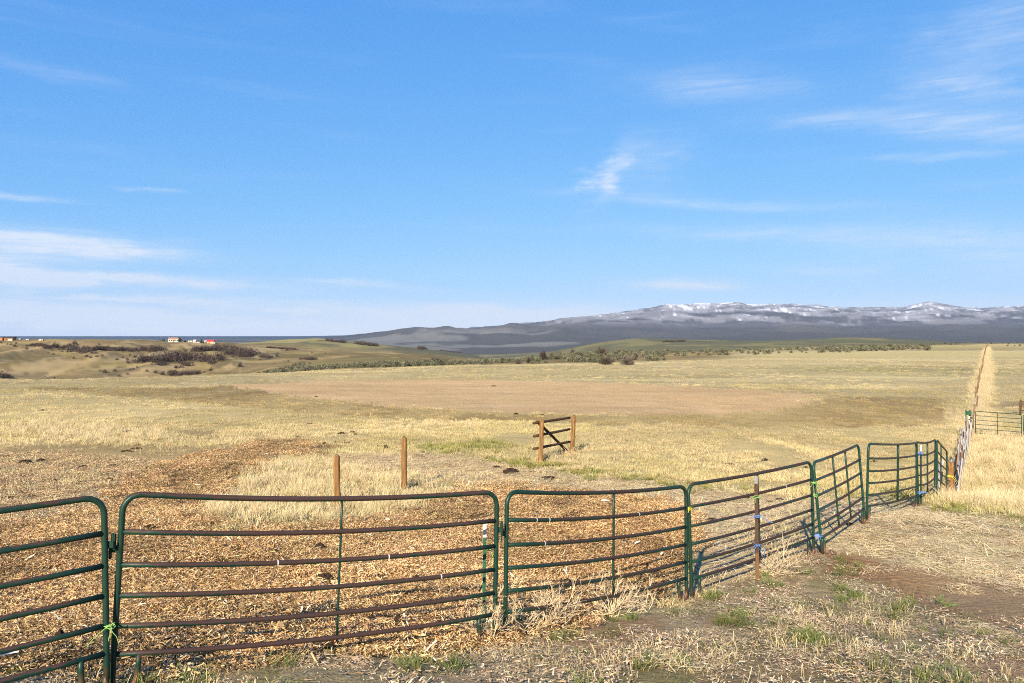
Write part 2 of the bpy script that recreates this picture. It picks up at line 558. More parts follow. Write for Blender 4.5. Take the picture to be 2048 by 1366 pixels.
def np_mesh(name, V, Fq, mat, colors=None, smooth=False, link=True):
    """V (n,3), Fq (m,3|4) int arrays -> object"""
    me = bpy.data.meshes.new(name)
    V = np.asarray(V, np.float32)
    Fq = np.asarray(Fq, np.int32)
    k = Fq.shape[1]
    me.vertices.add(len(V))
    me.vertices.foreach_set('co', V.ravel())
    me.loops.add(Fq.size)
    me.loops.foreach_set('vertex_index', Fq.ravel())
    me.polygons.add(len(Fq))
    me.polygons.foreach_set('loop_start', np.arange(0, Fq.size, k, dtype=np.int32))
    if colors is not None:
        ca = me.color_attributes.new('Col', 'FLOAT_COLOR', 'POINT')
        c4 = np.ones((len(V), 4), np.float32)
        c4[:, :3] = colors
        ca.data.foreach_set('color', c4.ravel())
    if smooth:
        me.polygons.foreach_set('use_smooth', np.ones(len(Fq), bool))
    me.update(calc_edges=True)
    me.validate()
    me.materials.append(mat)
    ob = bpy.data.objects.new(name, me)
    if link:
        COL.objects.link(ob)
    return ob


# ------------------------------------------------------------------ materials
def new_mat(name):
    m = bpy.data.materials.new(name)
    m.use_nodes = True
    nt = m.node_tree
    g = G(nt)
    bs = nt.nodes['Principled BSDF']
    bs.inputs['Specular IOR Level'].default_value = 0.15
    bs.inputs['Roughness'].default_value = 0.9
    return m, g, bs


def simple_mat(name, col, rough=.9, var=.25, scale=8.0, spec=.15, stretch=(1, 1, 1), bump=0.0, metal=0.0):
    m, g, bs = new_mat(name)
    tc = g.n('ShaderNodeTexCoord')
    vec = g.mapping(tc.outputs['Object'], stretch)
    nz = g.noise(vec, scale, 5, .6)
    nf = g.m('MULTIPLY_ADD', nz, 2 * var, 1 - var)
    c = g.mix(1.0, (col[0], col[1], col[2], 1), nf, 'MULTIPLY')
    g.inp(bs.inputs['Base Color'], c)
    bs.inputs['Roughness'].default_value = rough
    bs.inputs['Specular IOR Level'].default_value = spec
    bs.inputs['Metallic'].default_value = metal
    if bump > 0:
        b = g.n('ShaderNodeBump')
        b.inputs['Strength'].default_value = bump
        b.inputs['Distance'].default_value = .01
        g.inp(b.inputs['Height'], nz)
        g.inp(bs.inputs['Normal'], b.outputs[0])
    return m


def ground_mat():
    m, g, bs = new_mat('ground_earth')
    at = g.n('ShaderNodeAttribute', attribute_name='Col')
    tc = g.n('ShaderNodeTexCoord')
    P = tc.outputs['Object']
    n1 = g.noise(P, 38, 4, .65)
    n2 = g.noise(P, 7, 4, .6)
    n3 = g.noise(g.mapping(P, (.6, 1.3, 1)), .9, 5, .6)
    n4 = g.noise(g.mapping(P, (.25, 1.4, 1)), .16, 5, .62)
    n5 = g.noise(P, .02, 4, .6)
    f = g.m('MULTIPLY_ADD', n1, 1.5, .25)
    f = g.m('MULTIPLY', f, g.m('MULTIPLY_ADD', n2, .7, .65))
    f = g.m('MULTIPLY', f, g.m('MULTIPLY_ADD', n3, .55, .72))
    f = g.m('MULTIPLY', f, g.m('MULTIPLY_ADD', n4, .5, .75))
    f = g.m('MULTIPLY', f, g.m('MULTIPLY_ADD', n5, .3, .85))
    c = g.mix(1.0, at.outputs['Color'], f, 'MULTIPLY')
    g.inp(bs.inputs['Base Color'], c)
    bs.inputs['Specular IOR Level'].default_value = .05
    bs.inputs['Roughness'].default_value = 1.0
    b = g.n('ShaderNodeBump')
    b.inputs['Strength'].default_value = .9
    b.inputs['Distance'].default_value = .04
    g.inp(b.inputs['Height'], g.m('ADD', n1, g.m('MULTIPLY', n2, 2.0)))
    g.inp(bs.inputs['Normal'], b.outputs[0])
    return m


def scatter_mat(name, rough=.85, spec=.1, transl=0.0):
    m, g, bs = new_mat(name)
    a = g.n('ShaderNodeAttribute', attribute_name='Col')
    t = g.n('ShaderNodeAttribute', attribute_name='tint', attribute_type='INSTANCER')
    c = g.mix(1.0, a.outputs['Color'], t.outputs['Color'], 'MULTIPLY')
    g.inp(bs.inputs['Base Color'], c)
    bs.inputs['Roughness'].default_value = rough
    bs.inputs['Specular IOR Level'].default_value = spec
    return m


def col_mat(name, rough=.9, spec=.1):
    m, g, bs = new_mat(name)
    a = g.n('ShaderNodeAttribute', attribute_name='Col')
    g.inp(bs.inputs['Base Color'], a.outputs['Color'])
    bs.inputs['Roughness'].default_value = rough
    bs.inputs['Specular IOR Level'].default_value = spec
    return m


def paint_mat(name, rust, light=1.0):
    """green enamel worn to brown primer and rust, most on the upward side"""
    m, g, bs = new_mat(name)
    geo = g.n('ShaderNodeNewGeometry')
    sep = g.n('ShaderNodeSeparateXYZ')
    g.inp(sep.inputs[0], geo.outputs['Normal'])
    P = geo.outputs['Position']
    lo = g.noise(P, 1.7, 3, .5)
    mid = g.noise(P, 14, 4, .6)
    fine = g.noise(P, 90, 3, .6)
    up = g.m('MULTIPLY', sep.outputs[2], .42)
    f = g.m('ADD', g.m('ADD', g.m('MULTIPLY', lo, 1.3), up), g.m('MULTIPLY', g.m('SUBTRACT', mid, .5), 1.0))
    we = g.n('ShaderNodeAttribute', attribute_name='wear')
    f = g.m('ADD', f, g.m('MULTIPLY_ADD', we.outputs['Fac'], .55, -.3))
    f = g.ramp(f, .98 - rust * .5, 1.16 - rust * .5)
    gcol = g.mix(mid, (.005 * light, .022 * light, .0145 * light, 1), (.011 * light, .041 * light, .027 * light, 1))
    rcol = g.mix(fine, (.020, .011, .010, 1), (.062, .033, .028, 1))
    c = g.mix(f, gcol, rcol)
    # rusty skids near the soil
    pos = g.n('ShaderNodeAttribute', attribute_name='low')
    c = g.mix(g.m('MULTIPLY', pos.outputs['Fac'], g.ramp(mid, .2, .55)), c, (.14, .06, .03, 1))
    g.inp(bs.inputs['Base Color'], c)
    bs.inputs['Roughness'].default_value = .5
    g.inp(bs.inputs['Roughness'], g.m('MULTIPLY_ADD', f, .3, .42))
    bs.inputs['Specular IOR Level'].default_value = .3
    b = g.n('ShaderNodeBump')
    b.inputs['Strength'].default_value = .25
    b.inputs['Distance'].default_value = .003
    g.inp(b.inputs['Height'], fine)
    g.inp(bs.inputs['Normal'], b.outputs[0])
    return m


def wood_mat(name, light, dark, grey=0.0):
    m, g, bs = new_mat(name)
    tc = g.n('ShaderNodeTexCoord')
    P = tc.outputs['Object']
    a = g.noise(g.mapping(P, (26, 26, 1.6)), 1.0, 5, .65, .4)
    k = g.noise(g.mapping(P, (60, 60, 2.2)), 1.0, 3, .6)
    l = g.noise(P, 2.2, 3, .5)
    c = g.mix(g.ramp(a, .3, .7), (*dark, 1), (*light, 1))
    c = g.mix(g.m('MULTIPLY', g.ramp(k, .6, .72), .75), c, (dark[0] * .25, dark[1] * .25, dark[2] * .25, 1))
    c = g.mix(g.m('MULTIPLY', g.ramp(l, .45, .75), .4), c, (dark[0], dark[1] * .8, dark[2] * .6, 1))
    g.inp(bs.inputs['Base Color'], c)
    bs.inputs['Roughness'].default_value = .85
    b = g.n('ShaderNodeBump')
    b.inputs['Strength'].default_value = .6
    b.inputs['Distance'].default_value = .01
    g.inp(b.inputs['Height'], a)
    g.inp(bs.inputs['Normal'], b.outputs[0])
    return m


M = {}
M['ground'] = ground_mat()
M['scatter'] = scatter_mat('dry_stems')
M['chip'] = scatter_mat('wood_chip', .7, .2)
M['brush'] = scatter_mat('brush_leaf')
M['post'] = wood_mat('treated_post', (.30, .165, .062), (.11, .055, .022))
M['rail_dark'] = wood_mat('weathered_dark_rail', (.11, .065, .035), (.045, .026, .015))
M['grey_wood'] = wood_mat('grey_weathered_board', (.46, .43, .41), (.20, .18, .17))
M['fence_post'] = wood_mat('fence_post_wood', (.22, .125, .065), (.10, .055, .03))
M['rust'] = simple_mat('rusted_steel', (.075, .040, .028), .8, .5, 22, .2, bump=.3)
M['rust_bright'] = simple_mat('orange_rust', (.15, .075, .038), .9, .35, 22, .1)
M['tpost_green'] = simple_mat('tpost_green', (.015, .085, .042), .55, .3, 12, .35)
M['white'] = simple_mat('white_paint', (.55, .55, .53), .6, .08, 20, .3)
M['twine_green'] = simple_mat('twine_green', (.24, .45, .12), .6, .15, 60, .2)
M['twine_yellow'] = simple_mat('twine_yellow', (.72, .62, .06), .6, .15, 60, .2)
M['twine_blue'] = simple_mat('twine_blue', (.12, .23, .52), .6, .15, 60, .2)
M['manure'] = simple_mat('dark_manure', (.035, .024, .016), .95, .5, 18, .05, bump=.8)
M['weed'] = col_mat('dead_weed')
M['shrub'] = col_mat('bare_shrub')
M['wire'] = simple_mat('galvanised_wire', (.35, .33, .31), .5, .2, 10, .4, metal=.6)
M['stone'] = simple_mat('pale_stone', (.55, .48, .44), .9, .25, 14, .1, bump=.4)

# ------------------------------------------------------------------ the ground sheet
def build_ground():
    fine = np.radians(np.arange(-37.0, 37.01, .085))
    left = np.radians(np.concatenate([np.arange(-180, -50, 6.0), np.arange(-50, -37.05, .6)]))
    right = -left[::-1]
    th = np.concatenate([left, fine, right[:-1]])
    nt = len(th)
    r = np.concatenate([np.exp(np.linspace(math.log(.6), math.log(5), 12))[:-1],
                        np.exp(np.linspace(math.log(5), math.log(60), 165))[:-1],
                        np.exp(np.linspace(math.log(60), math.log(2000), 150))[:-1],
                        np.exp(np.linspace(math.log(2000), math.log(23600), 135))])
    nr = len(r)
    R, T = np.meshgrid(r, th, indexing='ij')
    X, Y = R * np.sin(T), R * np.cos(T)
    Z = H(X.ravel(), Y.ravel()).reshape(X.shape)
    V = np.stack([X, Y, Z], -1).reshape(-1, 3)
    i, j = np.meshgrid(np.arange(nr - 1), np.arange(nt), indexing='ij')
    j2 = (j + 1) % nt
    Fq = np.stack([i * nt + j, i * nt + j2, (i + 1) * nt + j2, (i + 1) * nt + j], -1).reshape(-1, 4)
    # centre fan closed by one extra vertex
    V = np.vstack([V, [[0, 0, Hs(0, .01)]]])
    c = len(V) - 1
    fan = np.stack([np.full(nt, c), np.full(nt, c), (np.arange(nt) + 1) % nt, np.arange(nt)], -1)
    tri = fan[:, 1:]
    x, y, z = V[:, 0], V[:, 1], V[:, 2]
    u, v = project(x, y, z)
    d = np.where(y > 0, y, np.hypot(x, y))
    col = np.zeros((len(V), 3))
    zr = z - CZ

    def put(mask, c, f=1.0):
        m = (np.asarray(mask, float) * f)[:, None]
        col[:] = col * (1 - m) + np.array(c) * m
    nA = fbm(x / 9, y / 14, 71, 4)
    nB = fbm(x / 2.2, y / 3.5, 73, 4)
    nC = fbm(x / 70, y / 120, 75, 4)
    # field grass
    put(np.ones(len(V)), (.50, .405, .205))
    put(sstep(.42, .62, nA), (.59, .49, .265), .7)
    put(sstep(.48, .66, nB), (.37, .305, .15), .45)
    put(sstep(.5, .66, fbm(x / 26, y / 9, 79, 4)), (.41, .34, .165), .5 * sstep(30, 50, d) * (1 - sstep(300, 400, d)))
    put(sstep(60, 110, d) * (1 - sstep(.35, .5, fbm(x / 40, y / 8, 83, 4))), (.60, .495, .265), .8 * (1 - sstep(300, 400, d)))
    ru, rv = RNG.normal(0, 10, len(V)), RNG.normal(0, 3.5, len(V)) * np.clip(16 / np.maximum(d, 1), .12, 1.4)
    Zm = {k: zone(k, x, y, u + ru, v + rv) & (d < 240) for k in ZONES}
    put(Zm['weedband'] * (.45 + .55 * sstep(.38, .62, nA)), (.26, .18, .08), .8)
    put(Zm['weedband'] & (nB > .56), (.44, .35, .17), .7)
    put(np.exp(-((u - 1700) / 170) ** 2 - ((v - 738) / 8) ** 2) * (d > 90) * (d < 240), (.33, .30, .13), .7)
    put(np.exp(-((u - 1960) / 110) ** 2 - ((v - 742) / 9) ** 2) * (d > 90) * (d < 240), (.33, .30, .13), .6)
    put(Zm['dirt'], (.565, .38, .19), .95)
    dn = fbm(x / 3.2, y / 2.2, 171, 4)
    put(Zm['dirt'] * sstep(.52, .66, dn), (.48, .325, .17), .5)
    put(Zm['dirt'] * sstep(.56, .70, fbm(x / 14, y / 2.0, 173, 4)), (.60, .43, .235), .5)
    put(Zm['bare'], (.25, .185, .10), .7)
    put(Zm['tall'], (.40, .33, .16))
    put(Zm['fencegrass'], (.50, .40, .20))
    put(Zm['tallfar'], (.52, .42, .19), .8)
    put(Zm['track'], (.50, .375, .215), .9)
    put(Zm['straw'], (.64, .50, .27), .9)
    put(Zm['straw'] & (nB > .58), (.31, .21, .12), .6)
    put(Zm['fore'], (.35, .265, .15), .95)
    put(Zm['fore'] & (nB > .55), (.25, .18, .095), .7)
    put(Zm['fore'] * sstep(.5, .62, fbm(x / .7, y / .7, 183, 4)), (.19, .175, .07), .55)
    put(Zm['fore'] & (nB < .40), (.36, .285, .18), .5)
    put(Zm['red'] * (.55 + .45 * sstep(.35, .6, nB)), (.30, .15, .075), .92)
    put(Zm['red'] & (nB < .42), (.36, .24, .14), .7)
    put(Zm['green'], (.19, .22, .065), .55)
    put(Zm['chips'], (.17, .11, .055), .95)  # floor colour darkened to give the shade in gaps between chips
    put(Zm['greychips'], (.36, .285, .19), .92)
    put(Zm['trail'], (.22, .155, .085), .8)
    # strip of tall pale grass along the wire fence
    fx = .597 * y - 1.15
    strip = np.exp(-((x - fx - .4) / (1.6 + 1.2 * nA)) ** 2) * (y > 25) * (1 - sstep(180, 420, y))
    put(strip, (.58, .47, .245), .8)
    # near pasture colour warmed to offset the blue sky fill, dulled farther off
    fld = sstep(14, 24, d) * (1 - sstep(150, 200, d))
    for z_ in ('chips', 'fore', 'straw', 'red', 'dirt', 'trail'):
        fld = fld * (1 - Zm[z_])
    nf_ = (1 - sstep(45, 85, d))
    col *= 1 + fld[:, None] * (nf_[:, None] * np.array([.16, .09, -.04]) + (1 - nf_)[:, None] * np.array([-.06, -.07, -.08]))
    band = sstep(.45, .6, fbm(x / 60, y / 5.5 + x / 90, 201, 3)) * fld * (1 - nf_)
    col *= 1 - .16 * band[:, None]
    # --- hills behind the field
    hill = sstep(150, 175, d) * (u < 1300) * sstep(700, 600, u) + 0
    uj = u + (fbm(x / 20, y / 35, 177, 4) - .5) * 420
    hills = np.clip(sstep(118, 135, d) * (u < 330) + sstep(158, 185, d) * (u >= 330) * (1 - sstep(1250, 1500, uj)) + sstep(230, 330, d) * sstep(1250, 1500, uj), 0, 1)
    hb = fbm(x / 45, y / 90, 91, 5)
    put(hills, (.27, .195, .09))
    put(hills * sstep(.5, .62, fbm(x / 9, y / 16, 179, 4)), (.20, .155, .08), .6)
    put(hills * sstep(.44, .6, hb), (.165, .128, .055), .9)
    put(hills * sstep(.52, .68, fbm(x / 25, y / 40, 95, 4)), (.40, .30, .12), .7)
    bl_ = hills * (u < 560) * (d > 380) * (d < 1000)
    put(bl_ * sstep(.52, .62, fbm(x / 34, y / 70, 195, 5, .6)), (.40, .30, .155), .7)
    put(bl_ * sstep(.55, .66, fbm(x / 22, y / 45, 197, 5, .6)), (.13, .10, .055), .7)
    # olive shoulder
    gold = hills * sstep(1350, 1550, uj) * (1 - sstep(480, 700, d))
    put(gold, (.50, .40, .19), .85)
    put(gold * sstep(.5, .62, fbm(x / 30, y / 60, 199, 4)), (.33, .285, .13), .6)
    ol = hills * (d > 260) * (d < 440) * (u > 520) * (u < 960)
    put(ol, (.205, .165, .070), .9)
    # sage dark hills farther on
    sg = sstep(1000, 1200, d) * (d < 3000)
    put(sg, (.125, .122, .072))
    put(sg * sstep(.5, .62, fbm(x / 120, y / 200, 97, 4)), (.30, .26, .11), .8)
    sgr = sstep(450, 650, d) * (d < 3000) * sstep(1000, 1120, u)
    put(sgr, (.125, .128, .075), .85)
    put(sgr * sstep(.5, .62, fbm(x / 60, y / 110, 99, 4)), (.24, .21, .10), .7)
    top = (d > 1150) * (d < 1700) * sstep(.45, .55, fbm(x / 90, y / 90, 101, 3)) * (u < 760)
    put(top, (.36, .30, .12), .75)
    # far country
    farm = sstep(2600, 3600, d)
    put(farm, (.085, .083, .078))
    fb = fbm(x / 700, y / 1100, 103, 5)
    put(farm * sstep(.5, .6, fb) * (1 - sstep(7400, 8600, d)) * (1 - sstep(1100, 1300, u)), (.19, .185, .165), .85)
    put(farm * sstep(8000, 9000, d) * (u > 600), (.052, .051, .056), .85)  # dark forest and scrub slopes, with cloud shade put into the colour
    wood = sstep(.46, .56, fbm(x / 520, y / 520, 107, 5, .6))
    hi = sstep(120, 260, zr) * (d > 6000)
    put(hi, (.19, .185, .19), .95)
    put(hi * wood * (1 - .6 * sstep(430, 620, zr)), (.060, .058, .062), .85)
    # snow lying on the high open ground
    open_ = fbm(x / 260, y / 420, 109, 5, .62)
    sn = sstep(260, 560, zr + (open_ - .5) * 700 + (fbm(x / 80, y / 200, 113, 4, .65) - .5) * 420)
    put(sn * (d > 9500) * (1 - .75 * wood), (.42, .42, .44), .6)
    sn2 = sstep(590, 700, zr + (open_ - .5) * 900 + (fbm(x / 70, y / 140, 111, 4, .65) - .5) * 800)
    put(sn2 * (d > 9500) * (1 - .7 * wood), (.78, .79, .82), .8)
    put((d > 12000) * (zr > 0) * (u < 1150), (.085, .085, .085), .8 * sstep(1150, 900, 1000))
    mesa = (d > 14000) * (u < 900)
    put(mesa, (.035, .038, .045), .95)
    # mesh
    me = bpy.data.meshes.new('ground')
    me.vertices.add(len(V))
    me.vertices.foreach_set('co', V.astype(np.float32).ravel())
    loops = np.concatenate([Fq.ravel(), tri.ravel()]).astype(np.int32)
    me.loops.add(len(loops))
    # upward winding
    Fq2 = Fq[:, ::-1]
    tri2 = tri[:, ::-1]
    loops = np.concatenate([Fq2.ravel(), tri2.ravel()]).astype(np.int32)
    me.loops.foreach_set('vertex_index', loops)
    me.polygons.add(len(Fq) + len(tri))
    ls = np.concatenate([np.arange(0, Fq.size, 4), Fq.size + np.arange(0, tri.size, 3)]).astype(np.int32)
    me.polygons.foreach_set('loop_start', ls)
    me.polygons.foreach_set('use_smooth', np.ones(len(ls), bool))
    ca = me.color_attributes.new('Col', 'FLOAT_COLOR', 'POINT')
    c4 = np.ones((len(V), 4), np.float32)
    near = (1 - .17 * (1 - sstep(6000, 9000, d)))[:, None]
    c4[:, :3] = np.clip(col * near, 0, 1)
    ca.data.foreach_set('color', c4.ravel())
    me.update(calc_edges=True)
    me.validate()
    me.materials.append(M['ground'])
    o = bpy.data.objects.new('ground', me)
    COL.objects.link(o)
    tag(o, 'rolling dry pasture running back to sage hills and snow streaked mountains', 'ground', kind='structure')


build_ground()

# ------------------------------------------------------------------ haze
def build_haze():
    m = bpy.data.materials.new('haze_air')
    m.use_nodes = True
    nt = m.node_tree
    nt.nodes.clear()
    out = nt.nodes.new('ShaderNodeOutputMaterial')
    pv = nt.nodes.new('ShaderNodeVolumePrincipled')
    pv.inputs['Color'].default_value = (.46, .68, 1.0, 1)
    pv.inputs['Density'].default_value = HAZE
    pv.inputs['Anisotropy'].default_value = .1
    nt.links.new(pv.outputs[0], out.inputs['Volume'])
    mb = MB()
    mb.box((0, 0, (-190 + 1700) / 2), (48200, 48200, 1890))
    o = mb.build('haze', m)
    tag(o, 'thin blue air haze over the whole valley', 'haze', kind='stuff')


HAZE = 1.9e-5
build_haze()

# ------------------------------------------------------------------ scatter machinery (stuff only)
def make_variants(name, builder, n, mat):
    cl = bpy.data.collections.new(name + '_sources')
    for k in range(n):
        V, Fq, C = builder(np.random.default_rng(100 + k * 7 + len(name)))
        ob = np_mesh('%s_source_%02d' % (name, k), V, Fq, mat, C, link=False)
        cl.objects.link(ob)
    return cl, n


def scatter(name, label, category, src, P, rot, scl, tint):
    cl, nv = src
    me = bpy.data.meshes.new(name)
    P = np.asarray(P, np.float32)
    n = len(P)
    me.vertices.add(n)
    me.vertices.foreach_set('co', P.ravel())

    def attr(nm, typ, data, key):
        a = me.attributes.new(nm, typ, 'POINT')
        a.data.foreach_set(key, np.asarray(data, np.float32 if typ != 'INT' else np.int32).ravel())
    attr('rot', 'FLOAT_VECTOR', rot, 'vector')
    attr('scl', 'FLOAT_VECTOR', scl, 'vector')
    attr('variant', 'INT', RNG.integers(0, nv, n), 'value')
    c4 = np.ones((n, 4), np.float32)
    c4[:, :3] = tint
    attr('tint', 'FLOAT_COLOR', c4, 'color')
    ob = bpy.data.objects.new(name, me)
    COL.objects.link(ob)
    nt = bpy.data.node_groups.new(name + '_spread', 'GeometryNodeTree')
    nt.interface.new_socket('Geometry', in_out='INPUT', socket_type='NodeSocketGeometry')
    nt.interface.new_socket('Geometry', in_out='OUTPUT', socket_type='NodeSocketGeometry')
    N, L = nt.nodes, nt.links
    gi, go = N.new('NodeGroupInput'), N.new('NodeGroupOutput')
    ci = N.new('GeometryNodeCollectionInfo')
    ci.inputs['Collection'].default_value = cl
    ci.inputs['Separate Children'].default_value = True
    ci.inputs['Reset Children'].default_value = True
    iop = N.new('GeometryNodeInstanceOnPoints')
    iop.inputs['Pick Instance'].default_value = True

    def named(nm, typ):
        a = N.new('GeometryNodeInputNamedAttribute')
        a.data_type = typ
        a.inputs['Name'].default_value = nm
        return a.outputs['Attribute']
    L.new(gi.outputs[0], iop.inputs['Points'])
    L.new(ci.outputs[0], iop.inputs['Instance'])
    L.new(named('variant', 'INT'), iop.inputs['Instance Index'])
    e2r = N.new('FunctionNodeEulerToRotation')
    L.new(named('rot', 'FLOAT_VECTOR'), e2r.inputs[0])
    L.new(e2r.outputs[0], iop.inputs['Rotation'])
    L.new(named('scl', 'FLOAT_VECTOR'), iop.inputs['Scale'])
    L.new(iop.outputs[0], go.inputs[0])
    md = ob.modifiers.new('spread', 'NODES')
    md.node_group = nt
    tag(ob, label, category, kind='stuff')
    return ob


def blades(rng, n, rad, h0, h1, w, bend, c_lo, c_hi, upright=1.0, taper=.35):
    """tuft of bent strips: 3 cross sections each"""
    a = rng.uniform(0, 2 * np.pi, n)
    rr = rad * np.sqrt(rng.uniform(0, 1, n))
    bx, by = rr * np.cos(a), rr * np.sin(a)
    h = rng.uniform(h0, h1, n)
    la = a + rng.normal(0, .9, n)
    lean = bend * rng.uniform(.2, 1, n) * h
    lx, ly = np.cos(la) * lean, np.sin(la) * lean
    wa = rng.uniform(0, 2 * np.pi, n)
    ww = w * rng.uniform(.6, 1.3, n)
    V = np.zeros((n, 6, 3))
    C = np.zeros((n, 6, 3))
    sh = rng.uniform(.75, 1.2, (n, 1))
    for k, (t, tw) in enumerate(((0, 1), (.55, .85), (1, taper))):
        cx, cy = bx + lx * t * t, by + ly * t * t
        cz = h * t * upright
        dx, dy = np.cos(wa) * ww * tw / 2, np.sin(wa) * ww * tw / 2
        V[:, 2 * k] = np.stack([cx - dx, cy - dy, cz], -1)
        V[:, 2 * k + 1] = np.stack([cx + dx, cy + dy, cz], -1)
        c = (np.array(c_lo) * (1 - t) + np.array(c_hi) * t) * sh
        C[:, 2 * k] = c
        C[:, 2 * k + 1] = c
    b = np.arange(n)[:, None] * 6
    Fq = np.concatenate([b + np.array([[0, 1, 3, 2]]), b + np.array([[2, 3, 5, 4]])], 0)
    return V.reshape(-1, 3), Fq, C.reshape(-1, 3)


def flakes(rng, n, rad, l0, l1, w0, w1, cols, tilt=.35, zmax=.03):
    """loose flat chips or straws lying at odd angles, each a folded strip"""
    x, y = rng.uniform(-rad, rad, n), rng.uniform(-rad, rad, n)
    z = rng.uniform(0, zmax, n)
    L = l0 + (l1 - l0) * rng.uniform(0, 1, n) ** 2.0
    W = rng.uniform(w0, w1, n)
    a = rng.uniform(0, np.pi * 2, n)
    ti = rng.normal(0, tilt, n)
    ro = rng.normal(0, tilt * 1.6, n)
    ux, uy, uz = np.cos(a) * np.cos(ti), np.sin(a) * np.cos(ti), np.sin(ti)
    vx, vy, vz = -np.sin(a) * np.cos(ro), np.cos(a) * np.cos(ro), np.sin(ro)
    V = np.zeros((n, 6, 3))
    for k, t in enumerate((-.5, 0, .5)):
        tw = (1, 1, .55)[k]
        off = .18 * W * (t == 0)
        cx, cy, cz = x + ux * L * t, y + uy * L * t, z + uz * L * t + off
        V[:, 2 * k] = np.stack([cx - vx * W * tw / 2, cy - vy * W * tw / 2, cz - vz * W * tw / 2], -1)
        V[:, 2 * k + 1] = np.stack([cx + vx * W * tw / 2, cy + vy * W * tw / 2, cz + vz * W * tw / 2], -1)
    cols = np.array(cols)
    cc = cols[rng.integers(0, len(cols), n)] * rng.uniform(.75, 1.2, (n, 1))
    C = np.repeat(cc[:, None, :], 6, 1)
    b = np.arange(n)[:, None] * 6
    Fq = np.concatenate([b + np.array([[0, 1, 3, 2]]), b + np.array([[2, 3, 5, 4]])], 0)
    return V.reshape(-1, 3), Fq, C.reshape(-1, 3)


def bushy(rng, n, rx, rz, c0, c1, leaf=.09):
    """rounded sage bush: thin upward shoots all over a dome"""
    a = rng.uniform(0, 2 * np.pi, n)
    t = rng.uniform(0, 1, n) ** .6
    ph = rng.uniform(.05, 1.45, n)
    lump = 1 + .25 * np.sin(3 * a + rng.uniform(0, 6)) + .15 * np.sin(7 * a)
    cx = np.cos(a) * np.cos(ph) * rx * t * lump
    cy = np.sin(a) * np.cos(ph) * rx * t * lump
    cz = np.sin(ph) * rz * (.35 + .65 * t)
    s = leaf * rng.uniform(.5, 1.4, n)
    d = np.stack([np.cos(a) * np.cos(ph), np.sin(a) * np.cos(ph), np.sin(ph) + .5], -1) + rng.normal(0, .5, (n, 3))
    d /= np.linalg.norm(d, axis=1, keepdims=True)
    e = rng.normal(0, 1, (n, 3))
    e -= d * (e * d).sum(1, keepdims=True)
    e /= np.linalg.norm(e, axis=1, keepdims=True)
    c = np.stack([cx, cy, cz], -1)
    V = np.stack([c - e * s[:, None] * .35, c + e * s[:, None] * .35, c + d * s[:, None] * 1.7], 1)
    k = rng.uniform(0, 1, (n, 1))
    cc = np.array(c0) * (1 - k) + np.array(c1) * k
    C = np.repeat(cc[:, None], 3, 1)
    return V.reshape(-1, 3), np.arange(n * 3).reshape(-1, 3), C.reshape(-1, 3)


def sample(d0, d1, dens, u0=-90, u1=2140):
    """uniform points on the ground between two depths"""
    xa0, xa1 = (u0 - CX) / F, (u1 - CX) / F
    area = (xa1 - xa0) * (d1 * d1 - d0 * d0) / 2
    n = int(area * dens)
    y = np.sqrt(RNG.uniform(d0 * d0, d1 * d1, n))
    x = RNG.uniform(xa0, xa1, n) * y
    z = H(x, y)
    u, v = project(x, y, z)
    return x, y, z, u, v


def spread(name, label, cat, src, x, y, z, s0, s1, tint, tvar=.18, tiltv=.12, zoff=0.0, flat=1.0, hue=.05):
    n = len(x)
    P = np.stack([x, y, z + zoff], -1)
    rot = np.stack([RNG.normal(0, tiltv, n), RNG.normal(0, tiltv, n), RNG.uniform(0, 6.283, n)], -1)
    s = RNG.uniform(s0, s1, n)
    scl = np.stack([s, s, s * flat * RNG.uniform(.75, 1.25, n)], -1)
    t = np.asarray(tint, float)
    if t.ndim == 1:
        t = np.repeat(t[None], n, 0)
    t = t * RNG.uniform(1 - tvar, 1 + tvar, (n, 1)) * RNG.uniform(1 - hue, 1 + hue, (n, 3))
    return scatter(name, label, cat, src, P, rot, scl, t * .90)


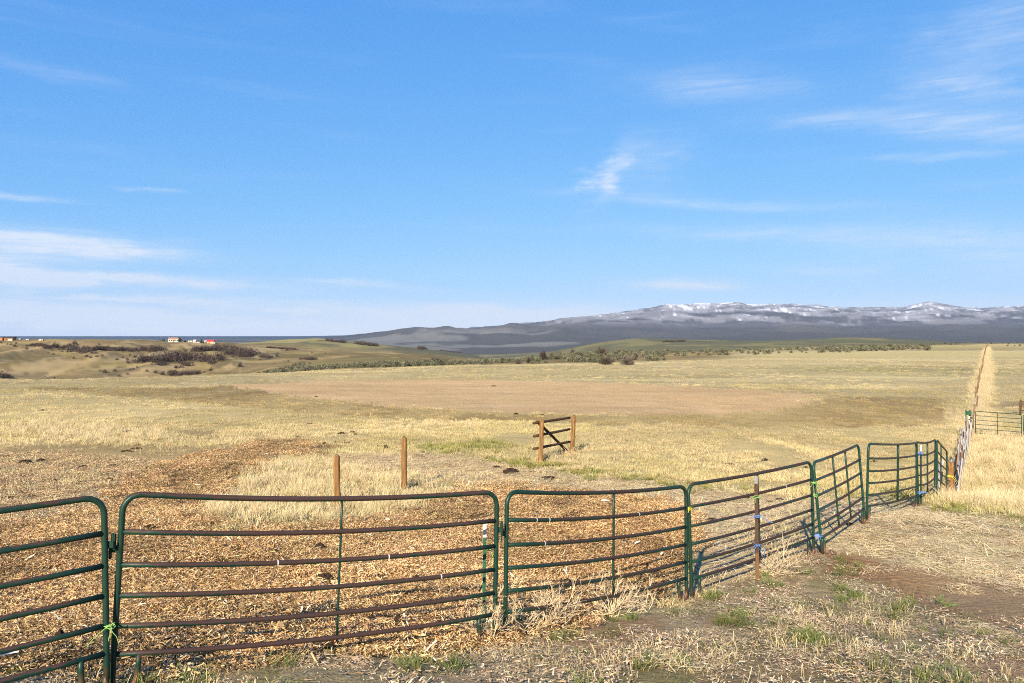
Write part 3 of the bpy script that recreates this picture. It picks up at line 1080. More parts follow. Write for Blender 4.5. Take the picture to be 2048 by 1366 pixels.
STRAWC = (.62, .50, .27)
SRC = {
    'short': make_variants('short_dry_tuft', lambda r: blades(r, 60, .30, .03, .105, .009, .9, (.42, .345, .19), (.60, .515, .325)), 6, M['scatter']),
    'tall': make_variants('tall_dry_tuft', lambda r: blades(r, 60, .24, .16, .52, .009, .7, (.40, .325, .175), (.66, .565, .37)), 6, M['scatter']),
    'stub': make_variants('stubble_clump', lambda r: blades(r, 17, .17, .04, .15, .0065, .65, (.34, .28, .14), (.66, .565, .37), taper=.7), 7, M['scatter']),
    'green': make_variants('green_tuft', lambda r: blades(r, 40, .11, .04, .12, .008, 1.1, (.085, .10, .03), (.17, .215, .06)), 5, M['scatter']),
    'chips': make_variants('chip_patch', lambda r: flakes(r, 230, .24, .018, .095, .004, .013, [(.62, .45, .25), (.72, .56, .35), (.52, .36, .185), (.80, .66, .45), (.36, .235, .115), (.60, .43, .23), (.24, .15, .07), (.66, .49, .28), (.92, .79, .58), (.14, .085, .042), (.11, .07, .036)], .5, .08), 8, M['chip']),  # darkest chip tones also stand in for shaded gaps
    'splinter': make_variants('wood_splinter', lambda r: flakes(r, 3, .3, .10, .36, .012, .03, [(.78, .62, .40), (.86, .74, .54), (.60, .42, .22)], .25, .03), 6, M['chip']),
    'straw': make_variants('straw_patch', lambda r: flakes(r, 80, .32, .08, .40, .005, .011, [(.66, .54, .33), (.80, .69, .46), (.52, .40, .22), (.62, .49, .28), (.30, .20, .10), (.74, .62, .40)], .07, .03), 8, M['scatter']),
    'grit': make_variants('grit_patch', lambda r: flakes(r, 120, .26, .012, .075, .004, .013, [(.50, .42, .31), (.42, .33, .22), (.33, .24, .145), (.60, .52, .40), (.22, .145, .085), (.40, .30, .18)], .22, .02), 6, M['chip']),
    'sage': make_variants('sagebrush', lambda r: bushy(r, 420, .55, .62, (.055, .055, .034), (.21, .205, .14)), 6, M['brush']),
}


def build_scatter():
    def Z(k, a):
        n = len(a[0])
        if id(a[0]) not in JIT:
            JIT[id(a[0])] = (RNG.normal(0, 1, n), RNG.normal(0, 1, n), a[0])
        ju, jv, _ = JIT[id(a[0])]
        return zone(k, a[0], a[1], a[3] + ju * 15, a[4] + jv * 5.5 * np.clip(16 / a[1], .12, 1.4))
    JIT = {}
    # wood chips
    A = sample(5.5, 17, 30)
    B = sample(17, 39, 12)
    A = [np.concatenate(q) for q in zip(A, B)]
    m = Z('chips', A)
    dk = sstep(.56, .68, fbm(A[0] / 1.3, A[1] / .9, 131, 4))[:, None]
    k = fbm(A[0] / 2.0, A[1] / 2.0, 133, 4)[:, None]
    t = np.array([1.0, 1.0, 1.0]) * (.62 + .7 * k) * np.array([1.0, .96, .90])
    redder = sstep(1000, 1150, A[3])[:, None]
    t = t * (1 + redder * np.array([.03, .0, -.03])) * (1 - .3 * dk) * np.array([.99, .90, .78])
    spread('wood_chips', 'tan and orange wood chips spread over the corral floor behind the panels', 'wood chips', SRC['chips'],
           A[0][m], A[1][m], A[2][m], .75, 1.15, t[m], .15, .12, .005)
    q = np.where(m)[0]
    q = RNG.choice(q, 420, replace=False)
    spread('wood_splinters', 'longer pale wood splinters lying on top of the wood chips', 'wood chips', SRC['splinter'],
           A[0][q], A[1][q], A[2][q], .5, 1.1, (1, 1, 1), .25, .15, .05)
    m = Z('greychips', A)
    spread('bleached_chips', 'bleached grey wood chips strewn at the left of the corral', 'wood chips', SRC['chips'],
           A[0][m], A[1][m], A[2][m], .7, 1.1, (.88, .85, .80), .25, .12, 0)
    # straw litter
    A = sample(7, 34, 13)
    m = (Z('track', A) & (RNG.uniform(0, 1, len(A[0])) < .75)) | Z('straw', A) | (Z('fore', A) & (RNG.uniform(0, 1, len(A[0])) < .45)) | (Z('red', A) & (RNG.uniform(0, 1, len(A[0])) < .05))
    m &= ~(Z('red', A) & (RNG.uniform(0, 1, len(A[0])) < .78))
    near = Z('fore', A)
    m2 = m & near
    m = m & ~near
    spread('yard_straw', 'short broken straw lying flat among the foreground stubble', 'straw', SRC['straw'],
           A[0][m2], A[1][m2], A[2][m2], .3, .7, (.86, .82, .74), .25, .06, .002)
    spread('straw_litter', 'trampled straw lying flat on the ground of the yard and track', 'straw', SRC['straw'],
           A[0][m], A[1][m], A[2][m], .6, 1.1, (1.15, 1.10, 1.0), .2, .05, .002)
    A = sample(5.4, 17, 15)
    m = (Z('fore', A) | (Z('red', A) & (RNG.uniform(0, 1, len(A[0])) < .35))) & ~(Z('red', A) & (RNG.uniform(0, 1, len(A[0])) < .8)) & (fbm(A[0] * 1.3, A[1] * 1.3, 139, 3) < .62)
    spread('bleached_litter', 'pale flakes of bark and grit scattered over the foreground yard', 'litter', SRC['grit'],
           A[0][m], A[1][m], A[2][m], .6, 1.2, (1.15, 1.08, .98), .25, .1, .002)
    # stubble in the foreground
    A = sample(5.3, 18, 30)
    pt = fbm(A[0] * .8, A[1] * .8, 141, 3)
    m = Z('fore', A) & (pt > .565) & ~(Z('red', A)) & (RNG.uniform(0, 1, len(pt)) < .62)
    spread('foreground_stubble', 'clumps of upright pale straw stubble in the foreground yard', 'stubble', SRC['stub'],
           A[0][m], A[1][m], A[2][m], .4, 1.0, (.90, .87, .80), .25, .2)
    m = (Z('fore', A) & ((fbm(A[0] * 1.5, A[1] * 1.5, 143, 3) > .645) | (RNG.uniform(0, 1, len(A[0])) < .05))) | (Z('green', A) & (RNG.uniform(0, 1, len(A[0])) < .3))
    spread('green_grass', 'sprigs of fresh green grass between the stubble', 'grass', SRC['green'],
           A[0][m], A[1][m], A[2][m], .5, 1.15, (.85, .85, .85), .3, .2, 0, hue=.12)
    A = sample(17, 36, 6)
    m = Z('green', A)
    spread('track_edge_grass', 'green grass along the edges of the trodden track', 'grass', SRC['green'],
           A[0][m], A[1][m], A[2][m], .9, 1.9, (1.5, 1.25, 1.0), .3, .2, 0, hue=.12)
    # tall dry grass patches
    A = sample(12, 52, 9)
    tall = Z('tall', A)
    fg = Z('fencegrass', A)
    yy = A[1]
    strip = np.abs(A[0] - (.597 * yy - 1.15) - .3) < (.5 + 1.0 * fbm(A[0] / 3, yy / 3, 151, 2))
    strip &= (yy > 26)
    m = (tall & (RNG.uniform(0, 1, len(yy)) < .5)) | (fg & (RNG.uniform(0, 1, len(yy)) < .8)) | strip
    sc_hi = (1.04, 1.0, .95)
    spread('tall_dry_grass', 'tall pale dead grass by the posts and along the board fence', 'grass', SRC['tall'],
           A[0][m], A[1][m], A[2][m], .4, .85, sc_hi, .16, .14)
    # long grass following the wire fence away
    n = 5200
    yy = np.exp(RNG.uniform(math.log(48), math.log(330), n))
    wv = 1.2 + 1.6 * fbm(yy / 6, yy * 0, 153, 3)
    xx = .597 * yy - 1.15 + RNG.normal(.2, .30, n) * wv
    zz = H(xx, yy)
    spread('fence_line_grass', 'strip of tall pale grass along the wire fence running to the skyline', 'grass', SRC['tall'],
           xx, yy, zz, .45, .9, (.88, .85, .80), .14, .14)
    # short field grass, thinner with distance
    parts = [sample(11, 26, 13), sample(26, 48, 7), sample(48, 90, 2.6), sample(90, 165, .8)]
    A = [np.concatenate(q) for q in zip(*parts)]
    bad = Z('chips', A) | Z('fore', A) | Z('red', A) | Z('straw', A) | Z('dirt', A) | Z('trail', A)
    thin = Z('track', A) | Z('greychips', A) | Z('bare', A) | Z('weedband', A)
    pat = fbm(A[0] / 2.6, A[1] / 2.6, 157, 4)
    wb = Z('weedband', A)
    m = ~bad & (~thin | (wb & (RNG.uniform(0, 1, len(pat)) < .45)) | (RNG.uniform(0, 1, len(pat)) < .13)) & (pat > .30 + .14 * RNG.uniform(0, 1, len(pat)))
    s = np.where(A[1] > 48, 1.5, np.where(A[1] > 26, 1.2, 1.0))
    t = np.array([1.02, .98, .90]) * (.78 + .44 * fbm(A[0] / 7, A[1] / 12, 159, 3))[:, None]
    t = np.where(wb[:, None], t * np.array([.74, .68, .60]), t)
    t = t * (1 - .28 * sstep(.5, .64, fbm(A[0] / 16, A[1] / 11, 181, 4)) * sstep(24, 40, A[1]))[:, None]
    gz = (fbm(A[0] / 5, A[1] / 7, 161, 3) > .58)[:, None]
    t = np.where(gz, t * np.array([.88, .90, .80]), t)
    t = t * (1 - .10 * sstep(45, 90, A[1]))[:, None]
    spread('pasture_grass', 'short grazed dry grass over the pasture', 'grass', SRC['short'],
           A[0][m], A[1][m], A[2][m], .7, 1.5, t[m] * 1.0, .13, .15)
    # sagebrush belt at the far edge of the field and on the knoll
    pts = []
    for (u0, u1, da, db, nn) in ((560, 780, 175, 285, 420), (760, 1010, 165, 250, 480), (1000, 1330, 165, 300, 620), (1330, 1700, 200, 380, 190),
                                 (1640, 1860, 250, 420, 420), (1500, 2048, 420, 700, 200), (380, 620, 180, 420, 360), (1080, 1500, 300, 520, 380)):
        y = RNG.uniform(da, db, nn)
        uu = RNG.uniform(u0, u1, nn)
        pts.append(np.stack([(uu - CX) / F * y, y], -1))
    pts = np.concatenate(pts)
    keep = fbm(pts[:, 0] / 18, pts[:, 1] / 18, 163, 3) > .44
    pts = pts[keep]
    zz = H(pts[:, 0], pts[:, 1])
    k = RNG.uniform(0, 1, (len(pts), 1))
    t = np.array([1.0, 1.0, 1.0]) * (.75 + .6 * k)
    spread('sagebrush_belt', 'grey green sagebrush belt along the far edge of the field', 'sagebrush', SRC['sage'],
           pts[:, 0], pts[:, 1], zz, .7, 1.9, t, .15, .05, -.03)


build_scatter()

# ------------------------------------------------------------------ livestock panels
RAIL_H = (.29, .52, .77, 1.02, 1.29)
PH = 1.6
M['paint'] = {}


def paint(rust):
    k = round(rust, 2)
    if k not in M['paint']:
        M['paint'][k] = paint_mat('worn_green_paint_%d' % int(k * 100), k, 1.3 if k < .29 else 1.0)
    return M['paint'][k]


def low_attr(ob, zs):
    a = ob.data.attributes.new('low', 'FLOAT', 'POINT')
    a.data.foreach_set('value', np.asarray(zs, np.float32))


def wear_attr(ob, vs, bl, br):
    ax = br - bl
    s_ = np.clip((np.array([tuple(q) for q in vs]) - np.array(bl)) @ np.array(ax) / ax.length_squared, 0, 1)
    a = ob.data.attributes.new('wear', 'FLOAT', 'POINT')
    a.data.foreach_set('value', np.sqrt(np.sin(np.pi * s_).clip(0, 1)).astype(np.float32))


def livestock_panel(p, label, latch_right=False, latch_left=False, flecks=()):
    bl, br, tl, tr = p['bl'], p['br'], p['tl'], p['tr']
    org = (bl + br) / 2
    org.z = min(bl.z, br.z)
    root = empty('livestock_panel', org)
    tag(root, label, 'panel', 'steel livestock panels of the corral fence')
    mat = paint(p['rust'])
    L = (br - bl).length
    along = (br - bl).normalized()
    side = along.cross(Vector((0, 0, 1))).normalized()

    def S(s, h):
        t = h / PH
        q = (bl + (tl - bl) * t) * (1 - s) + (br + (tr - br) * t) * s
        q.z -= p['sag'] * 4 * s * (1 - s)
        return q
    R = .0255
    rs, rh = .15 / L, .15
    path = [S(0, h) for h in (0.02, .2, .5, .9, 1.25, PH - rh)]
    for k in range(1, 6):
        an = math.pi / 2 * k / 5
        path.append(S(rs * (1 - math.cos(an)), PH - rh + rh * math.sin(an)))
    path += [S(rs + (1 - 2 * rs) * k / 14, PH) for k in range(1, 14)]
    for k in range(0, 6):
        an = math.pi / 2 * (1 - k / 5)
        path.append(S(1 - rs * (1 - math.cos(an)), PH - rh + rh * math.sin(an)))
    path += [S(1, h) for h in (1.25, .9, .5, .2, .02)]
    mb = MB().tube(path, R, 10)
    fr = mb.build('frame', mat, root, True, org)
    gz = [max(0, 1 - (co[2] - min(bl.z, br.z)) / .16) for co in mb.v]
    low_attr(fr, gz)
    wear_attr(fr, mb.v, bl, br)
    rails = []
    for h in RAIL_H:
        pts = [S(.004 + .992 * k / 10, h) for k in range(11)]
        mb = MB().tube(pts, R * .93, 8)
        rails.append(mb.build('rail', mat, root, True, org))
        wear_attr(rails[-1], mb.v, bl, br)
    rails.append(fr)
    for (s, r) in p['ups']:
        pts = [S(s, RAIL_H[0] + (PH - RAIL_H[0]) * k / 5) - side * .004 for k in range(6)]
        MB().tube(pts, r, 6).build('upright', mat, root, True, org)
    for e in (0, 1):
        sg = 1 if e == 0 else -1
        base = bl if e == 0 else br
        sh = []
        for (dx, h) in ((0.0, .12), (.008, .05), (.04, .006), (.09, -.004), (.14, .01), (.175, .05), (.19, .11), (.195, .2), (.195, RAIL_H[0])):
            sh.append(S(e + sg * dx / L, h))
        mb = MB().tube(sh, R * .95, 8)
        ft = mb.build('foot', mat, root, True, org)
        low_attr(ft, [max(0, min(1, 1.35 - (co[2] - base.z) / .13)) for co in mb.v])
    for fl, on in ((latch_right, 1), (latch_left, 0)):
        if not fl:
            continue
        q = S(on, 1.17)
        sg = 1 if on else -1
        mb = MB()
        mb.tube([q + along * sg * .01, q + along * sg * .05, q + along * sg * .062 + Vector((0, 0, .03)), q + along * sg * .062 + Vector((0, 0, .11))], .010, 6)
        mb.box(q + along * sg * .035 + Vector((0, 0, .02 * (1 if on else -1))), (.075, .022, .055))
        mb.box(q + along * sg * .075 + Vector((0, 0, .035 * (1 if on else -1))), (.016, .026, .13))
        mb.build('latch_hook', mat, root, False, org)
    for (s, hi) in flecks:
        h = (RAIL_H + (PH,))[hi]
        a, b = S(s, h), S(s + .003, h)
        MB().tube([a - side * .001, b - side * .001], R * 1.03, 8).build('dropping_mark', M['white'], rails[hi], False, org)
    return root


PL = [
    'green tube panel cut off by the left edge of the picture',
    'long rust brown panel with sagging rails, thin centre upright, second from left',
    'dark green panel with dead weeds tangled along its bottom rail',
    'panel tied to a rusty steel post with blue twine',
    'brighter green panel with two uprights, leaning beside the straw yard',
    'green panel with one wide brown upright, facing the yard squarely',
    'narrow looking green panel angled back just right of the dark white tipped post',
    'last green panel sloping down to the orange corner post',
]
FL = [[], [(.36, 3), (.66, 3), (.82, 2)], [(.13, 4), (.19, 4), (.68, 4), (.17, 3)],
      [(.26, 5), (.75, 4)], [], [], [], []]
for i, p in enumerate(PANELS):
    livestock_panel(p, PL[i], latch_right=i in (0, 1), latch_left=i in (1, 2), flecks=FL[i])


# ------------------------------------------------------------------ steel T posts
def tpost(u, v, d, h, lean, label, mat, tip_h, tip_mat, low_mat=None):
    x = (u - CX) / F * d
    b = Vector((x, d, Hs(x, d)))
    root = empty('steel_post', b)
    tag(root, label, 'post', 'steel posts along the panels')
    w = .052 if low_mat else .036

    def seg(z0, z1, nm, mt, studs):
        mb = MB()
        z0v, z1v = Vector((lean * z0, 0, z0)), Vector((lean * z1, 0, z1))
        prof = [(-w / 2, -.004), (w / 2, -.004), (w / 2, .004), (.005, .006), (.005, .036), (-.005, .036), (-.005, .006), (-w / 2, .004)]
        vs = [Vector((px, py, 0)) + q for q in (z0v, z1v) for px, py in prof]
        n = len(prof)
        fs = [(k, (k + 1) % n, (k + 1) % n + n, k + n) for k in range(n)] + [tuple(range(n))[::-1], tuple(range(n, 2 * n))]
        mb.add(vs, fs)
        if studs:
            z = z0 + .05
            while z < z1 - .03:
                mb.box((lean * z, -.008, z), (.016, .010, .012))
                z += .055
        return mb.build(nm, mt, root)
    s0 = -.05
    if low_mat:
        seg(s0, .42, 'rusted_base', low_mat, False)
        s0 = .42
    seg(s0, h - tip_h, 'shaft', mat, True)
    seg(h - tip_h, h, 'painted_tip', tip_mat, False)
    return root


tpost(967, 1283, 8.78, 1.25, .012, 'green steel post with a white tip behind the long brown panel', M['tpost_green'], .145, M['white'])
tpost(1515, 1160, 12.45, 1.62, -.016, 'rusty brown steel post standing in front of the panel, blue twine on it', M['rust'], .12, simple_mat('grey_tip', (.22, .215, .21), .7, .2, 20), M['rust_bright'])
tpost(1842, 1010, 20.35, 1.52, 0, 'dark steel post with white tip at the far panel joint', simple_mat('dark_post', (.012, .03, .024), .6, .3, 10), .16, M['white'])


# ------------------------------------------------------------------ twine
def twine(c, mat, label, rad=.05, loops=3, tails=2, tail_len=.2, thick=.0045, seed=1, stretch=(1, 1)):
    rg = random.Random(seed)
    c = Vector(c)
    thick *= .62
    stretch = (stretch[0] * .72, stretch[1] * .8)
    root = empty('baling_twine', c)
    tag(root, label, 'twine', 'baling twine tied to the panels')
    pts = []
    n = 14 * loops
    for k in range(n + 1):
        a = 2 * math.pi * k / 14
        w = 1 + .12 * math.sin(a * .37 + seed)
        pts.append((math.cos(a) * rad * stretch[0] * w, math.sin(a) * rad * stretch[1] * w - .0, (k / n - .5) * .035 + .012 * math.sin(a * 1.7 + seed)))
    MB().tube(pts, thick, 5).build('loop', M[mat], root, True)
    kn = MB()
    for k in range(3):
        kn.tube([(-.01 + .006 * k, -rad * stretch[1] - .008, -.008), (.0, -rad * stretch[1] - .016, .006 * k - .004), (.012, -rad * stretch[1] - .006, .01)], thick * 1.3, 5)
    kn.build('knot', M[mat], root, True)
    for t in range(tails):
        q = Vector((rg.uniform(-.01, .01), -rad * stretch[1] - .012, 0))
        dv = Vector((rg.uniform(-1, 1), -.2, rg.uniform(-.4, .5))).normalized()
        pts = [Vector(q)]
        for k in range(8):
            dv = (dv + Vector((rg.gauss(0, .35), rg.gauss(0, .12), rg.gauss(-.32, .25)))).normalized()
            q = q + dv * tail_len * rg.uniform(.7, 1.1) / 8
            pts.append(Vector(q))
        MB().tube(pts, thick * .9, 4).build('loose_end', M[mat], root, True)


twine(Pd(219, 1251, 6.62), 'twine_green', 'bright green twine tying the two leftmost panels together', .055, 3, 3, .22, .005, 1, (1.1, .8))
twine(Pd(977, 1097, 8.7), 'twine_green', 'green twine knotted round the white tipped post', .05, 3, 2, .26, .005, 2)
twine(Pd(1376, 1017, 11.33), 'twine_yellow', 'yellow twine binding the middle panel joint', .055, 3, 1, .06, .006, 3, (1.2, .8))
twine(Pd(1512, 994, 12.45), 'twine_green', 'green twine high on the rusty steel post', .055, 3, 1, .1, .005, 4, (1.3, .8))
twine(Pd(1514, 1033, 12.45), 'twine_blue', 'blue twine with long ends halfway up the rusty post', .06, 4, 3, .28, .0055, 5, (1.2, .8))
twine(Pd(1514, 1090, 12.45), 'twine_blue', 'blue twine low on the rusty steel post', .06, 3, 3, .24, .0055, 6, (1.1, .8))
twine(Pd(1627, 965, 13.9), 'twine_green', 'pale green twine at the top of the joint left of the leaning panel', .06, 3, 3, .22, .006, 7, (1.2, .8))
twine(Pd(1629, 991, 13.9), 'twine_green', 'short green twine in the middle of the joint left of the leaning panel', .06, 2, 1, .05, .006, 8, (1.2, .8))
twine(Pd(1635, 1071, 13.9), 'twine_blue', 'blue twine at the foot of the joint left of the leaning panel', .075, 4, 2, .1, .007, 9, (1.4, .8))
twine(Pd(1838, 906, 20.1), 'twine_blue', 'blue twine at the top of the far white tipped post', .08, 3, 2, .15, .009, 10, (1.6, .8))
twine(Pd(1841, 985, 20.1), 'twine_blue', 'blue twine at the bottom of the far white tipped post', .08, 3, 2, .2, .009, 11, (1.6, .8))
twine(Pd(1899, 952, 25.5), 'twine_yellow', 'yellow twine round the orange corner post', .13, 2, 2, .3, .008, 12, (1.2, 1.2))


# ------------------------------------------------------------------ timber posts and brace
def log(a, b, r, seed=0, sides=14, rings=9):
    """slightly crooked round timber between two points"""
    rg = random.Random(seed)
    a, b = Vector(a), Vector(b)
    mb = MB()
    pts, rad = [], []
    ax = (b - a)
    o = ax.orthogonal().normalized()
    o2 = ax.normalized().cross(o)
    ph = rg.uniform(0, 6)
    for k in range(rings):
        t = k / (rings - 1)
        w = r * .22 * math.sin(t * 4 + ph)
        pts.append(a + ax * t + o * w * .6 + o2 * w * .4)
        rad.append(r * (1.04 - .1 * t) * rg.uniform(.96, 1.04))
    pts += [b + ax.normalized() * r * .06]
    rad += [rad[-1] * .8]
    mb.tube(pts, rad, sides)
    vs = []
    for i, q in enumerate(mb.v):
        vs.append((q[0] + rg.uniform(-1, 1) * r * .05, q[1] + rg.uniform(-1, 1) * r * .05, q[2]))
    mb.v = vs
    return mb


def wood_post(u, v, d, h, r, lean, label, seed):
    x = (u - CX) / F * d
    b = Vector((x, d, Hs(x, d)))
    root = empty('wooden_post', b)
    tag(root, label, 'post', 'lone wooden posts in the corral')
    log((0, 0, -.15), (lean * h, 0, h), r, seed).build('shaft', M['post'], root, True)
    k = MB()
    k.tube([(lean * h, 0, h + r * .05), (lean * h, 0, h + r * .09)], r * .72, 12)
    k.build('sawn_top', M['post'], root)
    return root


wood_post(675, 1014, 19.7, 1.24, .082, -.012, 'shorter orange brown wooden post just behind the long panel', 3)
wood_post(808, 990, 23.0, 1.46, .082, .005, 'taller orange brown wooden post right of the shorter one', 4)

# brace section
bA = Vector(((1081 - CX) / F * 29, 29, 0))
bB = Vector(((1144 - CX) / F * 31.7, 31.7, 0))
bA.z, bB.z = Hs(bA.x, bA.y), Hs(bB.x, bB.y)
root = empty('fence_brace', (bA + bB) / 2)
tag(root, 'wooden brace of two posts, three dark rails and a diagonal in the pasture', 'fence')
oc = (bA + bB) / 2
hA = CZ - (841 - CY) / F * 29 - bA.z
hB = CZ - (833 - CY) / F * 31.7 - bB.z
for (q, h, sd, ln) in ((bA, hA, 5, .03), (bB, hB, 6, .045)):
    log(q - oc + Vector((0, 0, -.1)), q - oc + Vector((ln * h, 0, h)), .085, sd).build('post', M['post'], root, True)
al = (bB - bA).normalized()
nb = Vector((al.y, -al.x, 0)).normalized()
for k, (va, vb) in enumerate(((845, 836), (871, 859), (896, 884))):
    a = Vector((bA.x, bA.y, CZ - (va - CY) / F * 29)) - oc - al * .32 - nb * .12
    b = Vector((bB.x, bB.y, CZ - (vb - CY) / F * 31.7)) - oc + al * .05 - nb * .12
    log(a, b, .05, 20 + k, 10).build('rail', M['rail_dark'], root, True)
a = Vector((bA.x, bA.y, CZ - (845 - CY) / F * 29)) - oc + al * .2 - nb * .22
b = Vector((bB.x, bB.y, bB.z)) - oc + al * .25 - nb * .22 + Vector((0, 0, -.05))
log(a, b, .058, 31, 10).build('diagonal', M['rail_dark'], root, True)


# ------------------------------------------------------------------ corner, board fence, wire fence, gates on the right
def fline(d, off=0.0):
    x = .597 * d - 1.15 + off
    return Vector((x, d, Hs(x, d)))


q = Pd(1900, 960, 26.0)
q.z = Hs(q.x, q.y)
root = empty('corner_post', q)
tag(root, 'stout orange wooden corner post at the end of the panel fence', 'post')
log((0, 0, -.1), (.02, 0, 1.28), .10, 41).build('shaft', M['post'], root, True)
log((.28, 1.3, -.1), (.16, .8, 1.2), .085, 42).build('back_post', M['grey_wood'], root, True)
log((-.18, -.25, -.05), (.12, .3, .85), .05, 43, 10).build('leaning_stay', M['post'], root, True)
for k in range(4):
    MB().tube([(-.12, -.02, .45 + k * .09), (.0, -.11, .47 + k * .09), (.12, -.02, .44 + k * .09), (.3, .9, .5 + k * .1)], .006, 5).build('wire', M['wire'], root, True)

root = empty('board_fence', fline(34))
tag(root, 'grey weathered fence of upright slab boards running beside the tall grass', 'fence')
o = fline(34)
rg = random.Random(5)
d = 27.2
while d < 45.2:
    b = fline(d, rg.uniform(-.12, .12))
    h = rg.uniform(.95, 1.4)
    w = rg.uniform(.12, .24)
    th = rg.uniform(.02, .05)
    ang = math.atan2(1, .597) + rg.uniform(-.25, .25)
    lean, lean2 = rg.uniform(-.12, .12), rg.uniform(-.08, .05)
    ca, sa = math.cos(ang), math.sin(ang)
    vs = []
    for z, f in ((-.1, 1), (h * .5, 1.02), (h - .04, .97), (h, .8)):
        for (sx, sy) in ((-1, -1), (1, -1), (1, 1), (-1, 1)):
            px, py = sx * w / 2 * f, sy * th / 2
            vs.append((px * ca - py * sa + lean * z, px * sa + py * ca + lean2 * z, z + (rg.uniform(-.03, .03) if z == h else 0)))
    fs = [(3, 2, 1, 0), (12, 13, 14, 15)]
    for r in range(3):
        for k in range(4):
            fs.append((r * 4 + k, r * 4 + (k + 1) % 4, r * 4 + 4 + (k + 1) % 4, r * 4 + 4 + k))
    mb = MB()
    mb.add([Vector(t) + b - o for t in vs], fs)
    mb.build('board', M['grey_wood'] if rg.random() < .88 else M['fence_post'], root)
    d += rg.uniform(.17, .34)
for hh in (.35, .95):
    MB().tube([fline(dd, .08) - o + Vector((0, 0, hh)) for dd in (27, 31, 35, 39, 43, 45.3)], .035, 6).build('rail', M['grey_wood'], root)

root = empty('wire_fence', fline(50))
tag(root, 'long wire fence on brown wooden posts running straight to the skyline', 'fence')
o = fline(50)
d = 48.5
wp = []
k = 0
post_me = {}
while d < 560:
    b = fline(d, rg.uniform(-.12, .12))
    wp.append(b)
    h = rg.uniform(1.1, 1.5)
    key = k % 5
    if key not in post_me:
        post_me[key] = log((0, 0, -.1), (rg.uniform(-.06, .06), rg.uniform(-.05, .05), 1.0), .052, 60 + k, 8, 5).build('post', M['fence_post'] if key != 2 else M['post'], root, True)
        ob = post_me[key]
    else:
        ob = post_me[key].copy()
        COL.objects.link(ob)
    ob.location = b - o
    ob.scale = (1, 1, h * .9)
    ob.rotation_euler = (rg.uniform(-.06, .06), rg.uniform(-.08, .08), rg.uniform(0, 6))
    k += 1
    d += 3.6 + .03 * d * rg.uniform(.8, 1.2)
for hh in (.3, .6, .9, 1.12):
    MB().tube([q - o + Vector((0, 0, hh)) for q in wp], .004, 3).build('wire_strand', M['wire'], root)


def tube_gate(ul, ur, d, tl, tr, bl_, br_, label, ups=(.48,)):
    a, b = Pd(ul, bl_, d), Pd(ur, br_, d)
    ta, tb = Pd(ul, tl, d), Pd(ur, tr, d)
    org = Vector((a.x, a.y, Hs(a.x, a.y)))
    root = empty('tube_gate', org)
    tag(root, label, 'gate', 'green tube gates beyond the board fence')
    mat = paint(.1)
    S = lambda s, t: (a + (ta - a) * t) * (1 - s) + (b + (tb - b) * t) * s
    path = [S(0, 0), S(0, .5), S(0, 1), S(.03, 1.0), S(.5, 1), S(.95, 1), S(.985, .97), S(1, .9), S(1, .5), S(1, 0), S(1, -.12)]
    MB().tube(path, .022, 8).build('frame', mat, root, True, org)
    for k in range(5):
        t = k / 5
        MB().tube([S(0, t), S(.5, t), S(1, t)], .018, 6).build('rail', mat, root, True, org)
    for s in ups:
        MB().tube([S(s, 0), S(s, 1)], .016, 6).build('upright', mat, root, True, org)
    return root


tube_gate(1951, 2043, 46.5, 822.5, 829, 866, 873, 'green tube gate with six rails hung beyond the board fence')
tube_gate(2047, 2140, 46.6, 829.5, 832, 873, 876, 'second green tube gate cut off by the right picture edge')
b = fline(46.4, -.2)
root = empty('gate_post', b)
tag(root, 'short gate post with green plate and cream blocks at the gate hinge', 'post')
log((.25, 0, -.1), (.22, 0, 1.55), .08, 77).build('shaft', M['post'], root, True)
MB().tube([(-.08, -.1, 0), (-.08, -.1, 1.62)], .03, 8).build('steel_tube', M['tpost_green'], root, True)
MB().box((.08, -.13, 1.42), (.26, .05, .24)).build('green_plate', M['tpost_green'], root)
cream = simple_mat('cream_block', (.62, .52, .33), .8, .2, 12)
MB().box((.09, -.15, 1.15), (.22, .09, .16)).build('block', cream, root)
MB().box((.09, -.15, .93), (.2, .09, .16)).build('block', cream, root)

root = empty('rail_pen', Pd(2041, 803, 61))
org = Vector(root.location)
org.z = Hs(org.x, org.y)
root.location = org
tag(root, 'dark wooden rail pen cut off by the right edge above the brown strip', 'fence')
for k in range(3):
    p0 = Vector((k * 2.2, k * .5, 0))
    log(p0 + Vector((0, 0, -.1)), p0 + Vector((0, 0, 1.15)), .07, 80 + k, 8, 5).build('post', M['rail_dark'], root, True)
for h in (.35, .62, .85, 1.02):
    log(Vector((0, -.06, h)), Vector((4.5, .95, h + .05)), .035, 90, 8, 5).build('rail', M['rail_dark'], root, True)


